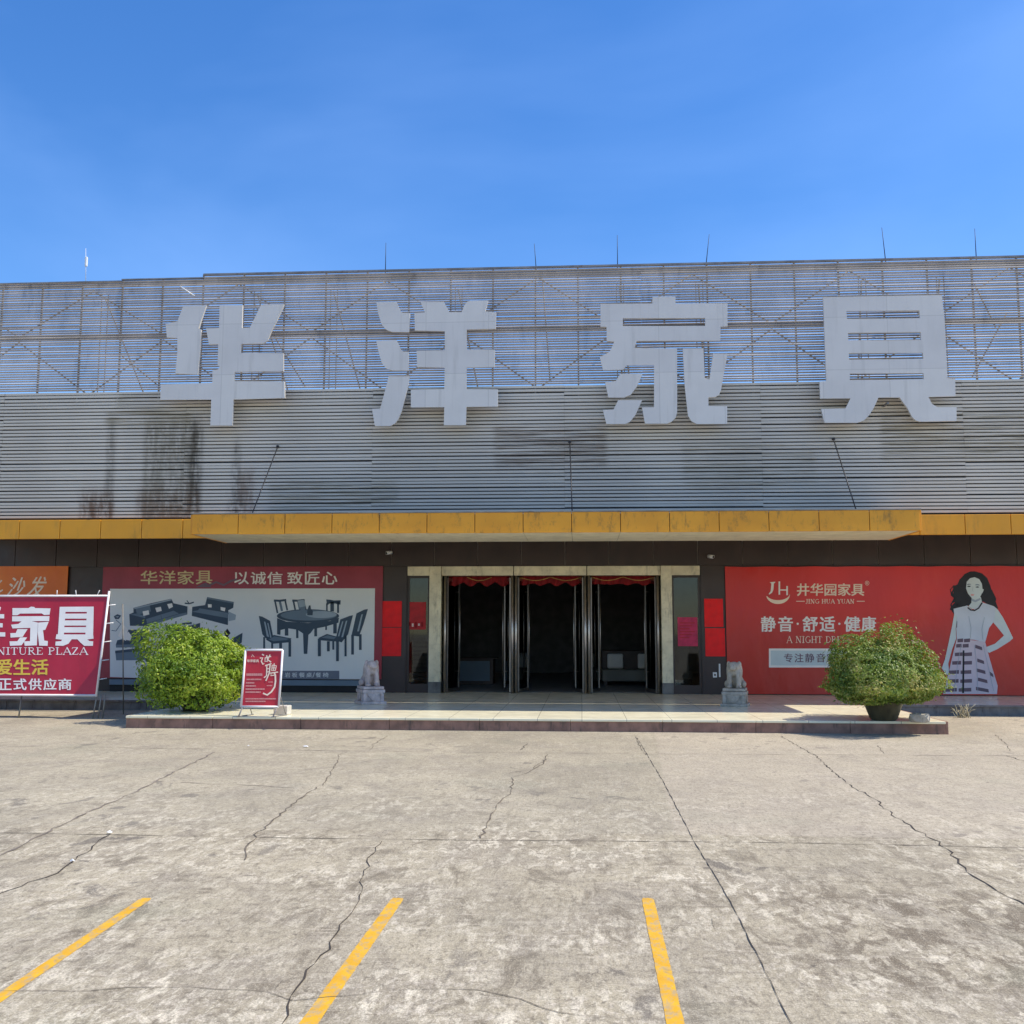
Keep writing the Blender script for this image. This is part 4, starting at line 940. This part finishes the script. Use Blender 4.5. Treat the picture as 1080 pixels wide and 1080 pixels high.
tag(mb.build('wall_socket', origin=Vector((c.x, YW - .03, c.z))), 'small white wall socket beside the right stone statue', 'socket')
mb = MB(); A = P(758.8, 700, YW - .034); mb.bbox(A.x - .02, A.x + .02, YW - .05, YW - .031, A.z - .33, A.z, 'plastic', .006)
tag(mb.build('door_stick', origin=Vector((A.x, YW - .04, A.z - .33))), 'narrow white strip upright behind the right stone statue', 'strip')

# ------------------------------------------------------------------ crimson sign on the left
K = .167; base = G(104, 758); Ysg = base.y
sg = thing('shop_sign', 'crimson free-standing sign with white characters and yellow slogan, leaning on thin poles', 'sign', Vector((P(40, 740, Ysg).x, Ysg, 0)))
def tilt(v): return Vector((v[0], Ysg + K * v[2] + v[1], v[2]))
tl = P(113.5, 629.5, Ysg, K); br = P(108.5, 732.5, Ysg, K); xl = P(-95, 680, Ysg, K).x
xr1, xr0 = tl.x, br.x
mb = MB(); vs = [tilt((xl, 0, br.z)), tilt((xr1, 0, br.z)), tilt((xr1, 0, tl.z)), tilt((xl, 0, tl.z))]; vs += [v + Vector((0, .02, 0)) for v in vs]
mb.add(vs, [(0, 1, 2, 3), (7, 6, 5, 4), (0, 4, 5, 1), (1, 5, 6, 2), (2, 6, 7, 3), (3, 7, 4, 0)], 'sign_red'); part(mb, 'face', sg)
mb = MB()
for a, b in (((xl, tl.z + .02), (xr1 + .03, tl.z + .02)), ((xl, br.z - .02), (xr1 + .03, br.z - .02)), ((xr1 + .02, br.z - .04), (xr1 + .02, tl.z + .12)), ((xl, br.z - .02), (xl, tl.z))):
    mb.tube([tilt((a[0], .0, a[1])), tilt((b[0], .0, b[1]))], .024, 'white_paint', 8)
part(mb, 'frame', sg)
def TS(px, py): p = P(px, py, Ysg, K); return p
Yq = Ysg - .004
mb = MB()
ZS = lambda p: [(x / 9, 590 + y / 9) for x, y in p]
ppoly(mb, ZS([(295, 448), (328, 452), (330, 462), (480, 465), (470, 525), (418, 527), (395, 512), (190, 514), (165, 530), (118, 530), (118, 462), (270, 462)]), Yq, 'ink_white', K)
ppoly(mb, ZS([(115, 540), (470, 538), (466, 585), (300, 586), (360, 600), (350, 815), (235, 820), (228, 778), (285, 775), (288, 650), (215, 652), (118, 655), (105, 620), (175, 612), (205, 588), (115, 588)]), Yq, 'ink_white', K)
ppoly(mb, ZS([(165, 662), (262, 662), (215, 735), (100, 742), (98, 700), (150, 698)]), Yq, 'ink_white', K)
ppoly(mb, ZS([(190, 740), (258, 740), (205, 815), (95, 820), (90, 778), (165, 776)]), Yq, 'ink_white', K)
ppoly(mb, ZS([(362, 600), (462, 592), (430, 668), (408, 672), (420, 770), (455, 775), (452, 820), (372, 818), (358, 690)]), Yq - .002, 'ink_white', K)
ppoly(mb, ZS([(567, 450), (890, 448), (884, 712), (888, 752), (828, 760), (850, 775), (885, 778), (882, 820), (800, 820), (765, 790), (735, 758), (680, 758), (650, 800), (600, 820), (525, 818), (528, 780), (580, 776), (590, 762), (528, 755), (535, 712), (550, 710)]), Yq, 'ink_white', K,
      [ZS([(622, 498), (825, 498), (823, 514), (620, 515)]), ZS([(618, 562), (822, 562), (820, 578), (616, 579)]), ZS([(612, 628), (818, 628), (816, 642), (610, 643)]), ZS([(608, 695), (812, 695), (810, 712), (606, 712)])])
write(mb, '洋', -40, 640, 4.5, 681, Yq, 'ink_white', K, bold=1.1)
serif(mb, 'FURNITURE PLAZA', -29.5, 682.8, 92.5, 690.4, Yq, 'ink_white', K, fat=1.05)
for i, ch in enumerate('爱生活'): write(mb, ch, -4.5 + i * 19, 695.5, 12.3 + i * 19.2, 711.5, Yq, 'ink_yellow', K, bold=.45)
for i, ch in enumerate('正式供应商'): write(mb, ch, -1.5 + i * 15.8, 715.8, 12 + i * 15.8, 727.6, Yq, 'ink_white', K, bold=.3)
part(mb, 'lettering', sg)
# rear poles, lattice of clips and legs
for px in (98.5, 103, 107):
    x = P(px, 745, Ysg, K).x; mb = MB(); mb.tube([(x, Ysg + .05 + .01 * (px - 100), 0), (x + .02, Ysg + K * br.z + .06, br.z)], .013, 'chord', 6); part(mb, 'leg', sg)
for px in (-60, 20):
    x = P(px, 745, Ysg, K).x; mb = MB(); mb.tube([(x, Ysg + .05, 0), (x, Ysg + K * br.z + .05, br.z)], .016, 'chord', 6); part(mb, 'leg', sg)
x = P(118, 700, Ysg, K).x
mb = MB(); mb.tube([(x - .12, Ysg + 1.1, 0), (x + .02, Ysg + K * tl.z + .1, tl.z - .15)], .014, 'chord', 8); mb.tube([(xl, Ysg + 1.1, 0), (xl, Ysg + K * tl.z + .04, tl.z - .15)], .02, 'darkrod', 8); part(mb, 'strut', sg)
mb = MB()
for i in range(5):
    zz = br.z + (tl.z - br.z) * (.15 + .19 * i); a = tilt((xr1 + .02, .02, zz)); mb.tube([a, a + Vector((.12, .1, .02))], .012, 'white_paint', 6)
for px, dx in ((60, 0), (80.5, -.02), (102, .06)):
    a = P(px, 628.5, Ysg, K); mb.tube([a, a + Vector((dx, 0, .12))], .008, 'white_paint', 6)
part(mb, 'clip', sg)

# ------------------------------------------------------------------ recruiting poster stand
b0 = G(262, 756, ZP); Ysd = b0.y; K2 = .15
ps = thing('poster_stand', 'red recruiting poster in a white frame on the platform edge', 'poster stand', Vector((P(276, 750, Ysd).x, Ysd, ZP)))
Ys0 = Ysd - K2 * ZP
tl = P(258, 685.5, Ys0, K2); br = P(294.5, 745.5, Ys0, K2)
def tl2(x, z, y=0): return Vector((x, Ys0 + K2 * z + y, z))
mb = MB(); x0, x1, z0, z1 = tl.x + .02, br.x - .01, br.z, tl.z
mb.add([tl2(x0, z0), tl2(x1, z0), tl2(x1, z1), tl2(x0, z1), tl2(x0, z0, .015), tl2(x1, z0, .015), tl2(x1, z1, .015), tl2(x0, z1, .015)], [(0, 1, 2, 3), (7, 6, 5, 4), (0, 4, 5, 1), (1, 5, 6, 2), (2, 6, 7, 3), (3, 7, 4, 0)], 'stand_red'); part(mb, 'poster', ps)
mb = MB()
for a, b in (((x0, z0), (x1, z0)), ((x1, z0), (x1, z1)), ((x1, z1), (x0, z1)), ((x0, z1), (x0, z0))): mb.tube([tl2(*a), tl2(*b)], .021, 'white_paint', 8)
part(mb, 'frame', ps)
mb = MB(); Z = lambda p: zx(p, 13.5, 250, 680); Yq = Ys0 - .005
def stroke(pts, w): pline(mb, Z(pts), w, Yq - .0006 * (len(mb.f) % 7), 'ink_cream', K2)
# 诚 and 聘 brushed in one gesture
stroke([(355, 135), (385, 150)], 1.3); stroke([(325, 190), (365, 185), (345, 235), (370, 280), (385, 262)], 1.3); stroke([(395, 190), (485, 165)], 1.1); stroke([(420, 150), (440, 215), (485, 248)], 1.3); stroke([(400, 195), (398, 240), (430, 235), (428, 205)], .9); stroke([(470, 140), (455, 175), (425, 245)], 1.0)
stroke([(400, 300), (490, 268)], 1.3); stroke([(425, 300), (420, 440), (385, 470)], 1.3); stroke([(470, 285), (460, 400), (410, 515)], 1.4); stroke([(425, 345), (465, 335)], 1); stroke([(425, 390), (465, 380)], 1)
stroke([(500, 290), (560, 300), (545, 365), (495, 370), (500, 290)], 1.1); stroke([(530, 265), (520, 370)], 1); stroke([(495, 330), (550, 330)], .8); stroke([(470, 405), (585, 388)], 1.2); stroke([(530, 400), (545, 430), (548, 520), (535, 600), (490, 670), (430, 715), (370, 690)], 1.7); stroke([(490, 400), (480, 440), (545, 430)], 1.1)
part(mb, 'printed_headline', ps)
mb = MB()
write(mb, '华洋家具', 260.5, 695.5, 273, 698.5, Yq, 'ink_cream', K2, bold=.1); stroke([(205, 175), (220, 140), (245, 175)], .5)
def dashes(y, x0, x1, h, seed):        # lines of small print, too small to read
    q = random.Random(seed); x = x0
    while x < x1: 
        w = q.uniform(.5, 1.0); prect(mb, x, y, min(x + w, x1), y + h, Yq, 'ink_rose', K2); x += w + q.uniform(.18, .4)
for i, (y, a, b, h) in enumerate([(710.2, 260, 277, 2.6), (715.8, 260, 276, 1.5), (719.4, 259.5, 268.5, 1.5), (722.7, 259.3, 270, 1.4), (726, 259.2, 279, 1.5), (729.2, 259, 275, 1.5), (736.3, 259, 291, 1.4), (739, 259, 280, 1.4), (718.8, 283, 288, 1), (722.6, 281.5, 287, 1)]): dashes(y, a, b, h, i)
part(mb, 'printed_text', ps)
for x in (x0 + .03, x1 - .03):
    mb = MB(); mb.tube([tl2(x, z0), (x - .03, Ys0 + K2 * ZP - .1, ZP + .012)], .014, 'truss', 6); mb.tube([(x - .05, Ys0 + K2 * ZP - .12, ZP + .012), (x + .08, Ys0 + K2 * ZP + .4, ZP + .012)], .012, 'truss', 6); mb.tube([tl2(x, z0 + .3, .02), (x + .07, Ys0 + .4, ZP + .012)], .01, 'truss', 6); part(mb, 'leg', ps)
c = G(295.5, 754, ZP); mb = MB(); mt = Matrix.Translation(c) @ Matrix.Rotation(R(-8), 4, 'Z')
mb.bbox(-.14, .14, -.0, .2, 0, .17, 'block', .012, mt); tag(mb.build('concrete_block', origin=c), 'pale concrete block at the foot of the recruiting poster', 'block')

# ------------------------------------------------------------------ stone guardian statues
def remesh(balls, voxel, name):
    bm = bmesh.new()
    for (c, r, rot) in balls:
        g = bmesh.ops.create_icosphere(bm, subdivisions=3, radius=1)
        mt = Matrix.Translation(c) @ Euler(rot).to_matrix().to_4x4() @ Matrix.Diagonal((r[0], r[1], r[2], 1))
        bmesh.ops.transform(bm, matrix=mt, verts=g['verts'])
    me = bpy.data.meshes.new(name); bm.to_mesh(me); bm.free(); o = bpy.data.objects.new(name, me); col.objects.link(o)
    md = o.modifiers.new('r', 'REMESH'); md.mode = 'VOXEL'; md.voxel_size = voxel
    sm = o.modifiers.new('s', 'SMOOTH'); sm.iterations = 3; sm.factor = .5
    bpy.context.view_layer.update(); m2 = bpy.data.meshes.new_from_object(o.evaluated_get(bpy.context.evaluated_depsgraph_get()))
    bpy.data.objects.remove(o); bpy.data.meshes.remove(me); m2.name = name
    for p in m2.polygons: p.use_smooth = True
    return m2
def statue(px, py, rot, m, lab, mirror):
    c = G(px, py, ZP); t = thing('stone_statue', lab, 'statue', c, 'stone guardian statues beside the doors'); t.rotation_euler = (0, 0, rot)
    mb = MB(); o = Vector((0, 0, 0))
    W = .25; D_ = .3
    mb.bbox(-W - .03, W + .03, -D_ - .03, D_ + .03, 0, .06, m, .012); mb.bbox(-W + .03, W - .03, -D_ + .03, D_ - .03, .06, .24, m, .01)
    mb.bbox(-W, W, -D_, D_, .24, .31, m, .012); mb.bbox(-W + .02, W - .02, -D_ + .02, D_ - .02, .317, .375, m, .01)
    # carved cloth hanging over the block on each side
    for ang, h in ((0, D_ - .03), (math.pi, D_ - .03), (math.pi / 2, W - .03), (-math.pi / 2, W - .03)):
        rt = Matrix.Rotation(ang, 4, 'Z')
        pts = [(-.16, -h - .03, .24), (.16, -h - .03, .24), (.05, -h - .03, .10), (0, -h - .03, .075), (-.05, -h - .03, .10)]
        vs = [rt @ Vector(p) for p in pts] + [rt @ Vector((p[0], p[1] + .028, p[2])) for p in pts]; n = 5
        fs = [(4, 3, 2, 1, 0)] + [(i, (i + 1) % n, (i + 1) % n + n, i + n) for i in range(n)]
        mb.add(vs, fs, m)
        for sx in (-.19, .19):
            mb.bbox(sx - .035, sx + .035, -h - .022, -h + .002, .06, .24, m, .008, rt)
    me = MB.build(mb, 'pedestal', None, o); me.parent = t; me.location = (0, 0, 0)
    s = -1 if mirror else 1
    B = [((0, .1, .62), (.15, .17, .25), (0, 0, 0)), ((0, .16, .5), (.18, .16, .16), (0, 0, 0)),           # trunk of the body, haunches
         ((-.095, -.12, .55), (.058, .075, .21), (R(6), 0, 0)), ((.095, -.12, .55), (.058, .075, .21), (R(6), 0, 0)),   # front legs
         ((-.1, -.17, .405), (.065, .085, .04), (0, 0, 0)), ((.1, -.17, .405), (.065, .085, .04), (0, 0, 0)),           # paws
         ((0, -.06, .74), (.15, .14, .13), (0, 0, 0)), ((0, -.12, .83), (.13, .13, .1), (0, 0, 0)),          # chest, head
         ((s * .02, -.22, .80), (.075, .06, .06), (0, 0, 0)), ((-.11, -.06, .87), (.045, .05, .07), (0, 0, .2)), ((.11, -.06, .87), (.045, .05, .07), (0, 0, -.2)),
         ((-.12, -.02, .72), (.05, .1, .16), (0, 0, 0)), ((.12, -.02, .72), (.05, .1, .16), (0, 0, 0)),      # mane
         ((s * .05, .28, .62), (.05, .05, .16), (0, 0, 0)), ((-.17, .12, .45), (.06, .13, .08), (0, 0, 0)), ((.17, .12, .45), (.06, .13, .08), (0, 0, 0)),
         ((0, -.24, .775), (.05, .03, .02), (0, 0, 0)), ((-.055, -.215, .845), (.025, .025, .025), (0, 0, 0)), ((.055, -.215, .845), (.025, .025, .025), (0, 0, 0))]
    fm = remesh(B, .014, 'figure'); fm.materials.clear(); fm.materials.append(M[m]); fo = bpy.data.objects.new('figure', fm); col.objects.link(fo); fo.parent = t
statue(390.5, 742, R(26), 'stone', 'pinkish carved stone guardian on a pedestal left of the doors', False)
statue(775.5, 744.5, R(-14), 'stone_grey', 'greyish carved stone guardian on a pedestal right of the doors', True)

# ------------------------------------------------------------------ bushes
def bush(name, label, c, rx, ry, rz, zc, leafm, n, size, lumps, seed, flat=0.0, cat='bush', prof=None, amp=1.0):
    t = thing(name, label, cat, c); q = random.Random(seed); vs = []; fs = []; tone = []
    off = Vector((seed * 3.1, seed * 1.7, 0)); clumps = []
    for i in range(lumps):
        while True:
            d = Vector((q.gauss(0, 1), q.gauss(0, 1), q.gauss(0, 1))).normalized()
            if d.z > -.75: break
        clumps.append((d, q.uniform(.07, .2)))
    for i in range(n):
        while True:
            d = Vector((q.gauss(0, 1), q.gauss(0, 1), q.gauss(0, 1)))
            d.normalize(); d.z += .22; d.normalize()
            if d.z > -.9: break
        rr = 1 + amp * (.16 * noise.noise(d * 1.8 + off) + .1 * noise.noise(d * 4.5 + off))
        for cd, am in clumps:
            k = d.dot(cd)
            if k > .9: rr += amp * am * ((k - .9) / .1) ** 1.2
        depth = q.random() ** 2.0 * .6
        if noise.noise(d * 3.3 + off * 2) < -.28: depth = max(depth, .16 + .2 * q.random())      # gaps in the outline
        rr *= (1 - depth)
        if q.random() < .06: rr *= 1 + q.uniform(.02, .16)
        sx, sy, sz = rx, ry, rz
        p = Vector((d.x * sx * rr, d.y * sy * rr, d.z * sz * rr))
        if prof: p = prof(p)
        if p.z < -zc + .03: continue
        p += Vector((0, 0, zc))
        # a leaf: two bent quads
        nrm = (d + Vector((q.gauss(0, .55), q.gauss(0, .55), q.gauss(.25, .5)))).normalized()
        u = nrm.cross(Vector((q.gauss(0, 1), q.gauss(0, 1), q.gauss(0, 1)))).normalized(); v = nrm.cross(u)
        s = size * q.uniform(.6, 1.25); wd = s * .42; o = len(vs)
        vs += [p - u * s * .5, p + v * wd * .5 - nrm * s * .06, p + u * s * .5 - nrm * s * .1, p - v * wd * .5 - nrm * s * .06, p + nrm * s * .03]
        fs += [(o, o + 4, o + 1), (o + 4, o + 2, o + 1), (o, o + 3, o + 4), (o + 4, o + 3, o + 2)]
        tn = .45 + .55 * noise.noise(d * 2.2 + off + Vector((5, 0, 0))) + q.gauss(0, .2)
        tone += [min(1, max(0, tn))] * 5
    me = bpy.data.meshes.new('crown'); me.from_pydata(vs, [], fs); me.materials.append(M[leafm])
    a = me.attributes.new('tone', 'FLOAT', 'POINT'); a.data.foreach_set('value', tone); me.update()
    o = bpy.data.objects.new('crown', me); col.objects.link(o); o.parent = t
    return t, q
c = G(196, 753, ZP); c.y += .8; c.x -= .12
lb, q = bush('round_bush', 'large round yellow-green clipped bush at the platform corner by the crimson sign', c, 1.06, .98, .77, .74, 'leaf_a', 24000, .088, 40, 3, amp=.75)
mb = MB()
for i in range(14):
    a = q.uniform(0, 6.28); e = Vector((math.cos(a) * q.uniform(.3, .75), math.sin(a) * q.uniform(.3, .7), q.uniform(.5, 1.2))); b = Vector((q.gauss(0, .05), q.gauss(0, .05), .3))
    mb.tube([c + b, c + b.lerp(e, .5) + Vector((0, 0, .08)), c + e], [.022, .014, .005], 'bark', 6)
part(mb, 'stem', lb)
mb = MB(); mb.lathe([(.24, 0), (.3, .26), (.33, .28), (.33, .32), (.29, .32), (.28, .28)], c, 'pot'); mb.lathe([(.27, .26), (.27, .29)], c, 'soil'); part(mb, 'pot', lb)
c = G(937, 761, ZP); c.y += .28
def dome(p):
    if p.z < 0: p.z *= .45; p.x *= 1.0
    else:
        k = p.z; p.x *= 1 - .08 * k; p.x -= .15 * k
    return p
pb, q = bush('potted_bush', 'spreading olive-green bush in a dark glazed pot near the platform end', c, .97, .95, .80, .62, 'leaf_b', 34000, .066, 40, 8, amp=.9, prof=dome)
mb = MB(); mb.lathe([(.2, 0), (.235, .03), (.32, .26), (.345, .29), (.36, .30), (.365, .35), (.33, .355), (.31, .31)], c, 'pot'); mb.lathe([(.3, .3), (.3, .325)], c, 'soil'); part(mb, 'pot', pb)
mb = MB()
for i in range(20):
    a = q.uniform(0, 6.28); e = Vector((math.cos(a) * q.uniform(.3, .9), math.sin(a) * q.uniform(.3, .8), q.uniform(.5, 1.2))); b = Vector((q.gauss(0, .06), q.gauss(0, .06), .32))
    mb.tube([c + b, c + b.lerp(e, .5) + Vector((0, 0, .06)), c + e], [.024, .014, .005], 'bark', 6)
part(mb, 'stem', pb)
# stone by the pot, dry weeds, paper scraps
c = G(970, 762, ZP); mb = MB(); mt = Matrix.Translation(c) @ Matrix.Rotation(R(-16), 4, 'Z'); bm = bmesh.new(); bmesh.ops.create_icosphere(bm, subdivisions=2, radius=1)
for v in bm.verts:
    v.co = Vector((max(-.75, min(.75, v.co.x)) * .22, max(-.75, min(.75, v.co.y)) * .15, (max(-.6, min(.6, v.co.z)) + .6) * .13)) + Vector((rnd.gauss(0, .006), rnd.gauss(0, .006), 0))
mb.bm(bm, 'stone_grey', mt); tag(mb.build('loose_stone', origin=c), 'squarish grey stone beside the glazed pot', 'stone')
c = G(1016, 757); mb = MB()
for i in range(26):
    a = rnd.uniform(0, 6.28); r = rnd.uniform(.05, .3); h = rnd.uniform(.08, .3); b = c + Vector((rnd.gauss(0, .07), rnd.gauss(0, .04), 0)); e = b + Vector((math.cos(a) * r, math.sin(a) * r * .6, h))
    mb.tube([b, b.lerp(e, .6) + Vector((0, 0, .05)), e], [.007, .006, .003], 'straw', 4)
tag(mb.build('dry_weed', origin=c), 'tuft of dry pale weed at the foot of the right riser', 'weed')
for (px, py, r) in ((115.5, 879, .03), (323, 788, .045), (76, 909.5, .022), (262, 787.5, .018)):
    c = G(px, py, .004); mb = MB(); vs = [c + Vector((math.cos(k * 1.05) * r * rnd.uniform(.7, 1.3), math.sin(k * 1.05) * r * rnd.uniform(.5, 1), rnd.uniform(.002, .02))) for k in range(6)]
    mb.add(vs + [c + Vector((0, 0, .028))], [(k, (k + 1) % 6, 6) for k in range(6)], 'plastic')
    tag(mb.build('paper_scrap', origin=c), {115.5: 'white scrap on the slab joint at the left', 323: 'largest white scrap in front of the platform kerb', 76: 'tiny white scrap on the crack at far left', 262: 'tiny white scrap below the recruiting poster'}[px], 'litter', 'white scraps on the concrete')
